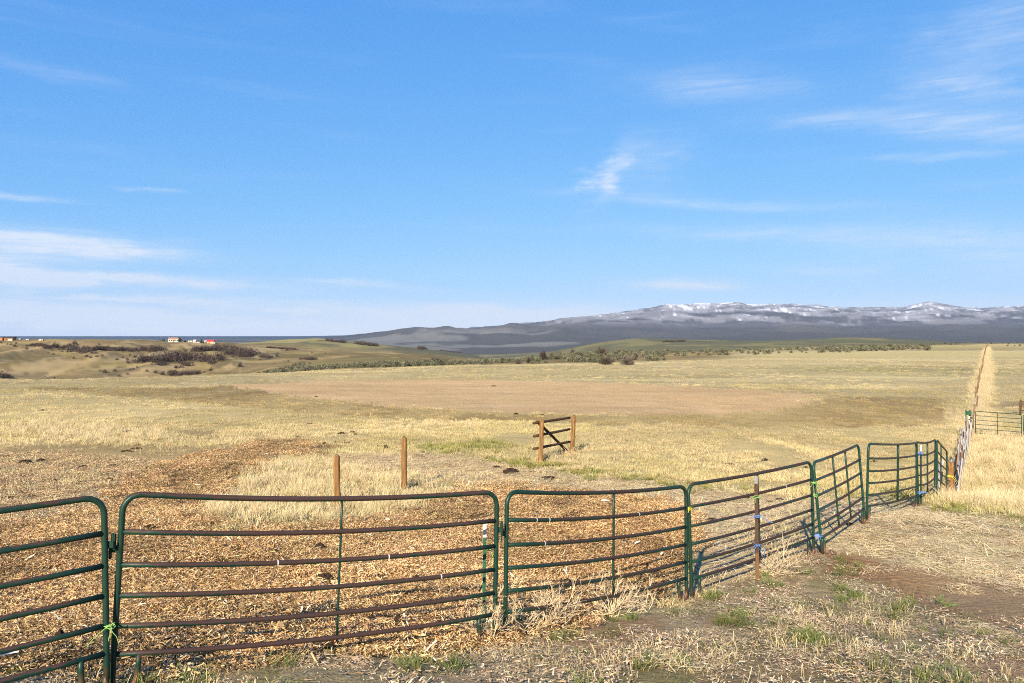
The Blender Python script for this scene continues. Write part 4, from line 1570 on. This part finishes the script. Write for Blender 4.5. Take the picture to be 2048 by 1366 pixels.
# ------------------------------------------------------------------ dead weeds
def dead_weed(u, v, rad, hgt, n, label, seed, dd=None):
    b = hit(u, v) if dd is None else Vector(((u - CX) / F * dd, dd, Hs((u - CX) / F * dd, dd)))
    rg = random.Random(seed)
    mb = MB()

    def grow(p, dirv, ln, r, lev):
        segs = 3
        pts = [p]
        q = Vector(p)
        dv = Vector(dirv)
        for s in range(segs):
            dv = (dv + Vector((rg.gauss(0, .16), rg.gauss(0, .16), rg.gauss(.02, .12)))).normalized()
            q = q + dv * ln / segs
            pts.append(Vector(q))
        c = rg.uniform(.8, 1.15)
        n0 = len(mb.v)
        mb.tube(pts, [r, r * .85, r * .65, r * .4], 3, False)
        mb.c += [(.56 * c, .44 * c, .28 * c)] * (len(mb.v) - n0)
        if lev > 0:
            for k in range(rg.randint(3, 5)):
                s = rg.uniform(.25, 1)
                i = min(int(s * segs), segs - 1)
                pp = pts[i].lerp(pts[i + 1], s * segs - i)
                nd = (dv + Vector((rg.gauss(0, .6), rg.gauss(0, .6), rg.gauss(.1, .4)))).normalized()
                grow(pp, nd, ln * rg.uniform(.35, .65), r * .6, lev - 1)
    for k in range(n):
        a = rg.uniform(0, 6.28)
        el = rg.uniform(.1, 1.2)
        dv = Vector((math.cos(a) * math.cos(el), math.sin(a) * math.cos(el), math.sin(el)))
        grow(Vector((rg.gauss(0, .05), rg.gauss(0, .05), .01)), dv, rad * rg.uniform(.6, 1) * (.8 + .4 * math.sin(el) * hgt / rad), .0068, 2)
    o = mb.build('dead_weed', M['weed'])
    o.location = b
    tag(o, label, 'weed', 'dead weeds caught under the panels')


dead_weed(970, 1282, .40, .5, 22, 'bushy dead weed at the foot of the white tipped post', 1, 8.72)
dead_weed(1098, 1262, .46, .5, 30, 'largest pale dead weed under the dark green panel', 2, 9.35)
dead_weed(1045, 1245, .40, .5, 16, 'loose dead weed beside the left foot of the dark green panel', 5, 9.15)
dead_weed(1222, 1228, .42, .45, 26, 'dead weed right of the largest one, below the upright', 3, 10.05)
dead_weed(1290, 1205, .30, .35, 14, 'small dead weed toward the right end of the dark green panel', 6, 10.6)
dead_weed(1548, 1138, .42, .4, 24, 'grey dead weed right of the rusty steel post', 4, 12.75)


# ------------------------------------------------------------------ manure and clods
def lump_mesh(name, seed, flat):
    rg = np.random.default_rng(seed)
    n, m = 14, 8
    vs, fs = [], []
    ph = rg.uniform(0, 6, 6)
    for j in range(m + 1):
        t = math.pi / 2 * j / m
        for i in range(n):
            a = 2 * math.pi * i / n
            r = 1 + .25 * math.sin(2 * a + ph[0]) + .18 * math.sin(3 * a + ph[1] + t * 3) + .12 * math.sin(5 * a + ph[2] + t * 5) + rg.uniform(-.1, .1)
            z = math.sin(t) * flat * (1 + .25 * math.sin(3 * a + ph[3] + 2 * t)) + rg.uniform(-.02, .02) - (.05 if j == 0 else 0)
            vs.append((math.cos(a) * math.cos(t) * r, math.sin(a) * math.cos(t) * r, z))
    for j in range(m):
        for i in range(n):
            fs.append((j * n + i, j * n + (i + 1) % n, (j + 1) * n + (i + 1) % n, (j + 1) * n + i))
    me = bpy.data.meshes.new(name)
    me.from_pydata(vs, [], fs)
    me.polygons.foreach_set('use_smooth', np.ones(len(me.polygons), bool))
    me.update()
    me.materials.append(M['manure'])
    return me


LUMPS = [lump_mesh('manure_clump', 200 + k, f) for k, f in enumerate((.38, .3, .45, .55))]
ML = {
    'field': ('dark manure clump lying in the dry pasture grass behind the corral', 'manure clumps in the pasture'),
    'left': ('dark manure clump on the bleached chips and bare soil at left', 'manure clumps on the bleached chips'),
    'track': ('dark manure clump on the trodden track behind the panels', 'manure clumps on the track'),
    'chips': ('dark clod half buried in the wood chips behind the long panel', 'clods in the wood chips'),
}
ORD = ('first second third fourth fifth sixth seventh eighth ninth tenth eleventh twelfth thirteenth fourteenth fifteenth sixteenth '
       'seventeenth eighteenth nineteenth twentieth').split() + ['twenty first', 'twenty second', 'twenty third', 'twenty fourth', 'twenty fifth', 'twenty sixth', 'twenty seventh', 'twenty eighth', 'twenty ninth', 'thirtieth']


def ordinals(items, key):
    """index -> (row key, rank from the left inside that row)"""
    rows = {}
    for i, it in enumerate(items):
        rows.setdefault(key(it), []).append((it[0], i))
    out = {}
    for k, lst in rows.items():
        for r, (_, i) in enumerate(sorted(lst)):
            out[i] = (k, ORD[min(r, len(ORD) - 1)])
    return out


CL = []
for (X, Y, s) in ((250, 238, 7), (135, 307, 7), (220, 312, 6), (750, 370, 11), (650, 441, 7), (800, 466, 8), (745, 482, 10), (2000, 375, 7), (1850, 158, 4), (1815, 317, 5), (1850, 317, 5), (1725, 392, 7), (1900, 438, 8), (1385, 405, 4)):
    CL.append((X / 2.926, 740 + Y / 2.926, s, 'field'))
for (X, Y, s) in ((150, 545, 14), (240, 537, 7), (660, 572, 12), (705, 586, 8), (640, 648, 8), (480, 672, 10), (150, 712, 17), (50, 755, 15), (940, 585, 8), (480, 577, 8), (320, 652, 7), (850, 545, 6)):
    CL.append((X / 2.926, 740 + Y / 2.926, s, 'left'))
for (X, Y, s) in ((1075, 155, 4), (1205, 320, 5), (1360, 322, 4), (550, 384, 6), (185, 433, 6), (250, 425, 6), (265, 437, 5), (215, 487, 8), (410, 508, 6), (440, 517, 9), (1770, 580, 9), (1290, 618, 9), (1200, 502, 5)):
    CL.append((620 + X / 2.926, 720 + Y / 2.926, s, 'field'))
for (u, v, s) in ((1529, 922, 7), (1459, 930, 8), (1612, 936, 5), (1818, 953, 5), (1747, 924, 5)):
    CL.append((u, v, s, 'field'))
for (u, v, s) in ((1496, 998, 9), (1540, 1006, 7), (1559, 1002, 8), (1580, 1006, 6), (1424, 1041, 12), (1096, 959, 14), (994, 936, 7), (1021, 946, 15), (1066, 945, 7), (1300, 960, 6), (1698, 1052, 10)):
    CL.append((u, v, s, 'track'))
for (u, v, s) in ((832, 1173, 17), (796, 1248, 13), (700, 1238, 12), (655, 1301, 24), (640, 1105, 14), (300, 1060, 14), (270, 1095, 18), (650, 1165, 18), (120, 1290, 12), (300, 1388, 26)):  # the last is a dark lump standing in for a shadow
    CL.append((u, v, s, 'chips'))
ML_ORD = ordinals(CL, lambda it: (it[3], ('far' if it[1] < 855 else 'middle' if it[1] < 900 else 'near') if it[3] == 'field' else ''))
ML_TXT = {('field', 'far'): '%s dark manure clump from the left in the far pasture', ('field', 'middle'): '%s dark manure clump from the left in the middle pasture',
          ('field', 'near'): '%s dark manure clump from the left in the near pasture grass', ('left', ''): '%s dark manure clump from the left on the bleached chips',
          ('track', ''): '%s dark manure clump from the left on the trodden track', ('chips', ''): '%s dark clod from the left half buried in the wood chips'}
for k, (u, v, s, z) in enumerate(CL):
    b = hit(u, v)
    ob = bpy.data.objects.new('manure_clump', LUMPS[k % 4])
    COL.objects.link(ob)
    r = s / F * b.y * random.uniform(1.0, 1.3)
    ob.location = b
    ob.scale = (r, r * random.uniform(.6, .9), max(r * random.uniform(.7, 1.0), {'chips': .24, 'left': .17}.get(z, .11)))
    ob.rotation_euler = (0, 0, random.uniform(-.5, .5))
    tag(ob, ML_TXT[ML_ORD[k][0]] % ML_ORD[k][1], 'manure', ML[z][1])

b = hit(715, 1320)
ob = bpy.data.objects.new('stone', lump_mesh('stone', 240, .7))
ob.data.materials.clear()
ob.data.materials.append(simple_mat('pink_stone', (.5, .33, .26), .9, .2, 14, .1, bump=.4))
COL.objects.link(ob)
ob.location = b
ob.scale = (.05, .045, .045)
tag(ob, 'single pinkish stone in the grass in front of the long panel', 'stone')


# ------------------------------------------------------------------ shrubs
def twiggy(rng, n, rx, rz, c0, c1, tw, squat=.0):
    """leafless crown: thin twigs fanning up and out from a low centre"""
    a = rng.uniform(0, 2 * np.pi, n)
    el = np.arccos(rng.uniform(0.02, .98, n))
    lump = 1 + .22 * np.sin(2 * a + rng.uniform(0, 6)) + .16 * np.sin(5 * a + rng.uniform(0, 6))
    t = rng.uniform(.25, 1, n) ** .7
    dirv = np.stack([np.cos(a) * np.sin(el) * rx, np.sin(a) * np.sin(el) * rx, np.cos(el) * rz], -1) * lump[:, None]
    c = dirv * t[:, None]
    c[:, 2] += rz * .06
    d = dirv / np.linalg.norm(dirv, axis=1, keepdims=True) + rng.normal(0, .45, (n, 3)) + np.array([0, 0, .35])
    d /= np.linalg.norm(d, axis=1, keepdims=True)
    e = rng.normal(0, 1, (n, 3))
    e -= d * (e * d).sum(1, keepdims=True)
    e /= np.linalg.norm(e, axis=1, keepdims=True)
    ln = rz * rng.uniform(.10, .26, n)[:, None]
    w = tw * rng.uniform(.6, 1.4, n)[:, None]
    V = np.stack([c - e * w, c + e * w, c + d * ln], 1).reshape(-1, 3)
    k = rng.uniform(0, 1, (n, 1))
    cc = np.array(c0) * (1 - k) + np.array(c1) * k
    return V, np.arange(n * 3).reshape(-1, 3), np.repeat(cc[:, None], 3, 1).reshape(-1, 3)


DK0, DK1 = (.030, .024, .022), (.105, .080, .068)


def near_shrub(u, v, w, h, label, seed, pale=False, group='bare shrubs on the knoll beyond the field'):
    b = hit(u, v)
    px = b.y / F
    rng = np.random.default_rng(seed)
    rx, rz = w / 2 * px, h * px
    root = empty('bare_shrub', b)
    tag(root, label, 'shrub', group)
    mb = MB()
    rg = random.Random(seed)
    for k in range(9):
        a = rg.uniform(0, 6.28)
        s = rg.uniform(.2, .75)
        mb.tube([(0.1 * math.cos(a), .1 * math.sin(a), -.1), (math.cos(a) * rx * s * .5, math.sin(a) * rx * s * .5, rz * .45), (math.cos(a) * rx * s, math.sin(a) * rx * s, rz * rg.uniform(.7, .95))], [.06, .04, .015], 4)
    mb.c = [(.06, .045, .038)] * len(mb.v)
    mb.build('stems', M['shrub'], root)
    c0, c1 = (DK0, DK1) if not pale else ((.05, .04, .035), (.22, .18, .14))
    V, Fq, C = twiggy(rng, 1500, rx, rz, c0, c1, .035)
    ob = np_mesh('crown', V, Fq, M['shrub'], C)
    ob.parent = root


for i, a in enumerate((
    (1057, 726, 9, 9, 'small round bare shrub leftmost on the knoll'),
    (1086, 720, 17, 17, 'tall dark bare shrub at the left end of the knoll'),
    (1105, 716, 12, 9, 'low bare shrub between two taller ones on the knoll'),
    (1117, 713, 13, 11, 'bushy dark shrub third in the row along the knoll'),
    (1145, 709, 11, 12, 'lone upright bare shrub on the knoll crest'),
    (1158, 718, 12, 10, 'round dark shrub below the knoll crest'),
    (1204, 712, 22, 16, 'widest bare shrub on the knoll crest'),
    (1212, 730, 24, 15, 'dark spreading shrub at the field edge below the widest one'),
    (1254, 730, 26, 18, 'shrub with pale trunks at the field edge'),
    (1271, 716, 10, 7, 'small dark shrub right of the pale trunked one'),
    (480, 735, 10, 10, 'single upright dark shrub in the sage left of the olive field'),
)):
    near_shrub(*a, 300 + i, pale=(i == 8))

SH = []
for k in range(5):
    V, Fq, C = twiggy(np.random.default_rng(400 + k), 260, .5, .8, DK0, DK1, .045)
    SH.append(np_mesh('hillside_shrub', V, Fq, M['shrub'], C, link=False).data)
dots = [(12, 268, 7), (125, 287, 6), (185, 277, 5), (165, 312, 8), (305, 337, 7), (85, 284, 4), (580, 347, 5), (510, 335, 5), (610, 397, 5), (665, 341, 4), (870, 350, 7), (935, 352, 8), (905, 378, 4), (1045, 382, 6), (1090, 382, 6), (1165, 422, 5),
        (1105, 427, 7), (985, 427, 8), (1030, 442, 7), (838, 447, 5), (1330, 457, 7), (1400, 437, 5), (1480, 407, 5), (1540, 432, 9), (1450, 462, 6), (1455, 498, 8), (1140, 590, 6), (1190, 602, 9), (1305, 587, 8), (1700, 377, 5), (1580, 370, 4),
        (25, 600, 6), (620, 668, 5), (515, 645, 3), (1355, 642, 5), (1515, 567, 6), (1455, 627, 5), (1770, 612, 9), (2000, 552, 7), (1560, 547, 4), (1130, 285, 5), (548, 381, 3), (980, 376, 4), (1670, 590, 6), (1480, 575, 6), (300, 295, 4), (360, 360, 4)]
far = [(X / 5.69, 640 + Y / 5.69, s) for X, Y, s in dots]
far += [(260 + X / 4.452, 640 + Y / 4.452, s) for X, Y, s in ((408, 430, 6), (560, 410, 5), (1310, 327, 9), (1740, 305, 4), (1400, 275, 8), (915, 332, 6), (1160, 357, 4), (1410, 372, 4), (500, 280, 6), (480, 268, 4), (1250, 335, 5), (720, 455, 9), (1620, 298, 4))]
FAR_ORD = ordinals(far, lambda it: 'topmost' if it[1] < 696 else 'upper' if it[1] < 706 else 'middle' if it[1] < 722 else 'lower')
for k, (u, v, s) in enumerate(far):
    b = hit(u, v, 200)
    ob = bpy.data.objects.new('hillside_shrub', SH[k % 5])
    COL.objects.link(ob)
    w = s * b.y / F
    ob.location = b - Vector((0, 0, .1))
    ob.scale = (w, w, w * random.uniform(.75, 1.1))
    ob.rotation_euler = (0, 0, random.uniform(0, 6))
    tag(ob, '%s dark shrub from the left on the %s part of the left hillside' % (FAR_ORD[k][1], FAR_ORD[k][0]), 'shrub', 'shrubs dotted over the left hillside')
for k, (u, v, s) in enumerate(((1868, 683.5, 3), (1878, 683.5, 3), (1890, 684, 4), (1902, 683.5, 3), (1912, 683, 4), (1918, 683, 3), (1983, 683.5, 4), (2005, 684.5, 3))):
    b = hit(u, v + 4, 500)
    ob = bpy.data.objects.new('skyline_shrub', SH[k % 5])
    COL.objects.link(ob)
    w = s * b.y / F
    ob.location = b - Vector((0, 0, .1))
    ob.scale = (w, w, w)
    ob.rotation_euler = (0, 0, random.uniform(0, 6))
    tag(ob, '%s tiny dark shrub from the left on the skyline by the wire fence' % ORD[k], 'shrub', 'shrubs on the skyline at right')


def thicket(pts, h, label, seed, n=None):
    rg = np.random.default_rng(seed)
    P = [hit(u, v, 200) for u, v in pts]
    L = sum((P[i + 1] - P[i]).length for i in range(len(P) - 1))
    hm = h * P[0].y / F
    hm *= 1.08
    cnt = max(10, int(L / (hm * .26)))
    Vs, Fs, Cs = [], [], []
    off = 0
    o = P[0]
    for k in range(cnt):
        t = rg.uniform(0, len(P) - 1)
        i = min(int(t), len(P) - 2)
        q = P[i].lerp(P[i + 1], t - i) + Vector((rg.normal(0, hm * .4), rg.normal(0, hm * 1.6), 0))
        q.z = Hs(q.x, q.y)
        s = hm * rg.uniform(.55, 1.1)
        V, Fq, C = twiggy(rg, 230, s * .75, s, DK0, DK1, s * .045)
        Vs.append(V + np.array(q - o))
        Fs.append(Fq + off)
        Cs.append(C * rg.uniform(.75, 1.25))
        off += len(V)
    ob = np_mesh('shrub_thicket', np.concatenate(Vs), np.concatenate(Fs), M['shrub'], np.concatenate(Cs))
    ob.location = o
    tag(ob, label, 'thicket', 'dark shrub thickets in the valley')


for k, (pts, h, lab) in enumerate((
    ([(58, 692), (95, 695)], 4, 'thin dark thicket line high on the left hillside'),
    ([(97, 694), (130, 697), (156, 701)], 8, 'long dark thicket below the bare hilltop at left'),
    ([(161, 700), (190, 701), (218, 701)], 6, 'dark thicket left of the hillside centre'),
    ([(219, 700), (236, 702), (242, 702)], 7, 'short dark thicket between two longer ones on the hillside'),
    ([(262, 702), (300, 702), (326, 703)], 8, 'dark thicket below the cream house'),
    ([(270, 722), (310, 724), (345, 722), (352, 717)], 12, 'broad black thicket left half of the large clump'),
    ([(345, 718), (385, 722), (428, 728)], 13, 'broad black thicket right half of the large clump'),
    ([(312, 730), (330, 731)], 7, 'dark thicket hanging below the large clump'),
    ([(360, 733), (374, 733)], 9, 'round thicket below the right end of the large clump'),
    ([(395, 703), (415, 702), (430, 699)], 9, 'purple dark thicket below the red barn'),
    ([(434, 701), (470, 707), (507, 715)], 10, 'dark thicket running downhill right of the red barn'),
    ([(516, 714), (541, 716)], 5, 'small dark thicket at the foot of the downhill one'),
    ([(534, 696), (570, 698), (592, 700)], 3, 'thin brown thicket in the saddle of the hills'),
    ([(599, 720), (634, 720)], 5, 'small thicket above the olive field'),
    ([(332, 749), (365, 750), (404, 748)], 8, 'dark thicket at the bottom of the valley'),
    ([(653, 682), (672, 684), (690, 686)], 5, 'dark trees on the right shoulder of the rounded hill'),
    ([(713, 688), (735, 691), (752, 693)], 6, 'dark thicket on the sage slope before the mountain'),
    ([(840, 699), (880, 701), (923, 706)], 5, 'long dark thicket on the sage slope'),
    ([(866, 720), (890, 723), (908, 725)], 4, 'thin dark thicket low on the sage slope'),
    ([(1325, 685), (1370, 683)], 3, 'thin dark thicket on the green ridge'),
    ([(-6, 751), (6, 754), (14, 757)], 7, 'dark thicket at the left picture edge above the field'),
)):
    thicket(pts, h, lab, 500 + k)


# ------------------------------------------------------------------ far homestead
def wallbox(root, name, c, s, mat):
    return MB().box(c, s).build(name, mat, root)


def gable_roof(root, c, s, rise, over, mat, axis='x', name='roof'):
    w, dd = s[0] / 2 + over, s[1] / 2 + over
    x, y, z = c
    t = .25
    if axis == 'x':
        prof = [(-dd, 0), (0, rise), (dd, 0), (dd, t), (0, rise + t), (-dd, t)]
        vs = [(x + e * w, y + p, z + q) for e in (-1, 1) for p, q in prof]
    else:
        prof = [(-w, 0), (0, rise), (w, 0), (w, t), (0, rise + t), (-w, t)]
        vs = [(x + p, y + e * dd, z + q) for e in (-1, 1) for p, q in prof]
    n = 6
    fs = [(k, (k + 1) % n, (k + 1) % n + n, k + n) for k in range(n)] + [(0, 1, 4, 5), (1, 2, 3, 4), (11, 10, 7, 6), (10, 9, 8, 7)]
    mb = MB()
    mb.add(vs, fs)
    ob = mb.build(name, mat, root)
    # gable ends
    mb = MB()
    if axis == 'x':
        for e in (-1, 1):
            xx = x + e * (s[0] / 2 - .02)
            mb.add([(xx, y - s[1] / 2, z), (xx, y + s[1] / 2, z), (xx, y, z + rise * .92)], [(0, 1, 2)])
    else:
        for e in (-1, 1):
            yy = y + e * (s[1] / 2 - .02)
            mb.add([(x - s[0] / 2, yy, z), (x + s[0] / 2, yy, z), (x, yy, z + rise * .92)], [(0, 1, 2)])
    return ob, mb


MW = simple_mat('cream_wall', (.44, .41, .37), .8, .06, 2)
MR = simple_mat('brown_roof', (.30, .17, .12), .85, .15, 2)
MD = simple_mat('dark_roof', (.045, .04, .042), .7, .2, 2)
MG = simple_mat('window_glass', (.03, .035, .04), .15, .1, 2, .5)
MRED = simple_mat('red_roof', (.62, .035, .04), .5, .1, 2, .4)
MTAN = simple_mat('tan_wall', (.50, .36, .22), .85, .1, 2)
MBRN = simple_mat('brown_log_wall', (.30, .15, .07), .9, .2, 3)
MSHED = simple_mat('pale_steel', (.36, .36, .36), .5, .08, 2, .3)


def hill_at(u, v):
    b = hit(u, v, 600)
    if b.y > 1150:
        d = 985.0
        x = (u - CX) / F * d
        b = Vector((x, d, Hs(x, d)))
    return b


def house(u, v, label, cat, name, parts, rotz=0.0):
    b = hill_at(u, v)
    root = empty(name, b - Vector((0, 0, .4)))
    root.rotation_euler = (0, 0, rotz)
    tag(root, label, cat)
    parts(root)
    return root


def p_house(r):
    wallbox(r, 'wall', (-2.2, 0, 1.9), (9.6, 8, 3.8), MW)
    wallbox(r, 'wing_wall', (5.0, -1.0, 1.8), (5.2, 8, 3.6), MW)
    _, g1 = gable_roof(r, (-2.2, 0, 3.8), (9.6, 8), 1.8, .5, MR)
    g1.build('gable', MW, r)
    _, g2 = gable_roof(r, (5.0, -1.0, 3.6), (5.2, 8), 1.5, .5, MR, 'y')
    g2.build('gable', MW, r)
    for x in (-5.2, -3.2, 4.0, 6.0):
        w = wallbox(r, 'window', (x, -4.06 if x < 3 else -5.06, 2.1), (1.3, .1, 1.3), MG)
    wallbox(r, 'door', (-.4, -4.06, 1.1), (1.1, .1, 2.2), MBRN)
    wallbox(r, 'porch_roof', (0, -4.9, 2.9), (4.0, 1.9, .2), MR)
    for x in (-1.8, 1.9):
        wallbox(r, 'porch_post', (x, -5.6, 1.4), (.2, .2, 2.8), MBRN)


def p_cabin(r):
    wallbox(r, 'wall', (0, 0, 1.6), (14, 7, 3.2), MBRN)
    _, g1 = gable_roof(r, (0, 0, 3.2), (14, 7), 1.7, .6, MD)
    g1.build('gable', MBRN, r)
    wallbox(r, 'front_extension', (-6.0, -4.6, 1.8), (3.6, 3.0, 3.6), MBRN)
    wallbox(r, 'garage_door', (3.8, -3.56, 1.2), (4.6, .1, 2.3), MW)
    wallbox(r, 'window', (-1.0, -3.56, 1.7), (1.6, .1, 1.2), MG)


def p_barn(r):
    wallbox(r, 'wall', (0, 0, 1.3), (7.4, 6, 2.6), MTAN)
    _, g1 = gable_roof(r, (0, 0, 2.4), (7.4, 6), 1.9, .4, MRED)
    g1.build('gable', MTAN, r)
    wallbox(r, 'door', (-1.2, -3.06, 1.0), (1.8, .1, 2.0), MBRN)
    wallbox(r, 'lean_to', (4.6, 0, .9), (1.8, 5, 1.8), MSHED)


def p_shed(w, h, m, roof):
    def f(r):
        wallbox(r, 'wall', (0, 0, h / 2), (w, 3, h), m)
        _, g1 = gable_roof(r, (0, 0, h), (w, 3), h * .35, .2, roof)
        g1.build('gable', m, r)
        wallbox(r, 'door', (w * .2, -1.55, h * .38), (w * .22, .08, h * .74), MD)
    return f


def p_trailer(r):
    wallbox(r, 'body', (0, 0, 1.6), (5.2, 2.3, 2.0), MSHED)
    wallbox(r, 'window', (-1.2, -1.18, 1.9), (1.0, .06, .6), MG)
    wallbox(r, 'door', (1.3, -1.18, 1.5), (.7, .06, 1.6), MW)
    for x in (-1.0, .2):
        MB().tube([(x, -1.2, .5), (x, -.9, .5)], .4, 10).build('wheel', MD, r)


def p_pickup(r):
    wallbox(r, 'body', (0, 0, .85), (5.2, 1.9, .7), MW)
    wallbox(r, 'cab', (-.4, 0, 1.55), (2.0, 1.7, .75), MW)
    wallbox(r, 'window', (-.4, -.87, 1.58), (1.6, .05, .5), MG)
    for x in (-1.6, 1.6):
        MB().tube([(x, -1.0, .42), (x, -.7, .42)], .42, 10).build('wheel', MD, r)


house(350.5, 684, 'cream walled house with brown roof on the hilltop', 'house', 'farm_house', p_house, .05)
house(18, 682, 'brown log building with long dark roof at the far left', 'house', 'log_building', p_cabin, -.05)
house(422, 687, 'small barn with bright red roof on the hill', 'barn', 'red_barn', p_barn, .1)
house(411, 686, 'pale steel shed just left of the red barn', 'shed', 'steel_shed', p_shed(3.0, 2.2, MSHED, MW))
house(390, 685.5, 'white shed with dark front right of the cream house', 'shed', 'white_shed', p_shed(3.4, 2.6, MW, MW))
house(326, 682.5, 'low dark shed left of the cream house', 'shed', 'dark_shed', p_shed(3.2, 1.6, MD, MD))
house(40, 681, 'tiny white shed right of the log building', 'shed', 'white_shed', p_shed(2.4, 1.2, MW, MW))
house(56, 681, 'low white shed halfway to the pale domed one', 'shed', 'white_shed', p_shed(3.6, 1.1, MSHED, MW))
house(83, 681, 'pale tan low roofed shed on the left hilltop', 'shed', 'tan_shed', p_shed(4.6, 1.4, MTAN, MSHED))
house(381, 685.5, 'pale camper trailer parked between house and barn', 'trailer', 'camper_trailer', p_trailer, .1)
house(397, 686, 'white pickup parked by the white shed', 'pickup', 'pickup_truck', p_pickup, .2)


def far_tree(u, v, w, h, label, conifer, seed):
    b = hill_at(u, v)
    root = empty('far_tree', b - Vector((0, 0, .2)))
    tag(root, label, 'tree')
    px = b.y / F
    rng = np.random.default_rng(seed)
    MB().tube([(0, 0, -.2), (0, 0, h * px * .5)], [.25, .15], 6).build('trunk', M['rail_dark'], root)
    n = 500
    V, Fq, C = twiggy(rng, n, w * px / 2, h * px, (.02, .03, .018), (.06, .075, .04), .14)
    if conifer:
        z = V[:, 2] / (h * px)
        V[:, :2] *= np.clip(1.15 - z, .1, 1)[:, None]
    ob = np_mesh('crown', V, Fq, M['shrub'], C)
    ob.parent = root


far_tree(359, 684.3, 7, 9, 'dark tree against the right end of the cream house', False, 1)
far_tree(370, 684.5, 5, 4, 'low dark tree right of the cream house', False, 2)
far_tree(402.5, 686, 3.5, 9, 'narrow dark conifer left of the red barn', True, 3)
far_tree(407, 686, 4, 4, 'small dark tree beside the pale steel shed', False, 4)
b = hill_at(437, 688.5)
root = empty('power_pole', b)
tag(root, 'thin wooden power pole right of the red barn', 'pole')
MB().tube([(0, 0, -.3), (0, 0, 6.2)], .16, 8).build('shaft', M['rail_dark'], root)
MB().box((0, 0, 5.6), (1.8, .15, .15)).build('crossarm', M['rail_dark'], root)
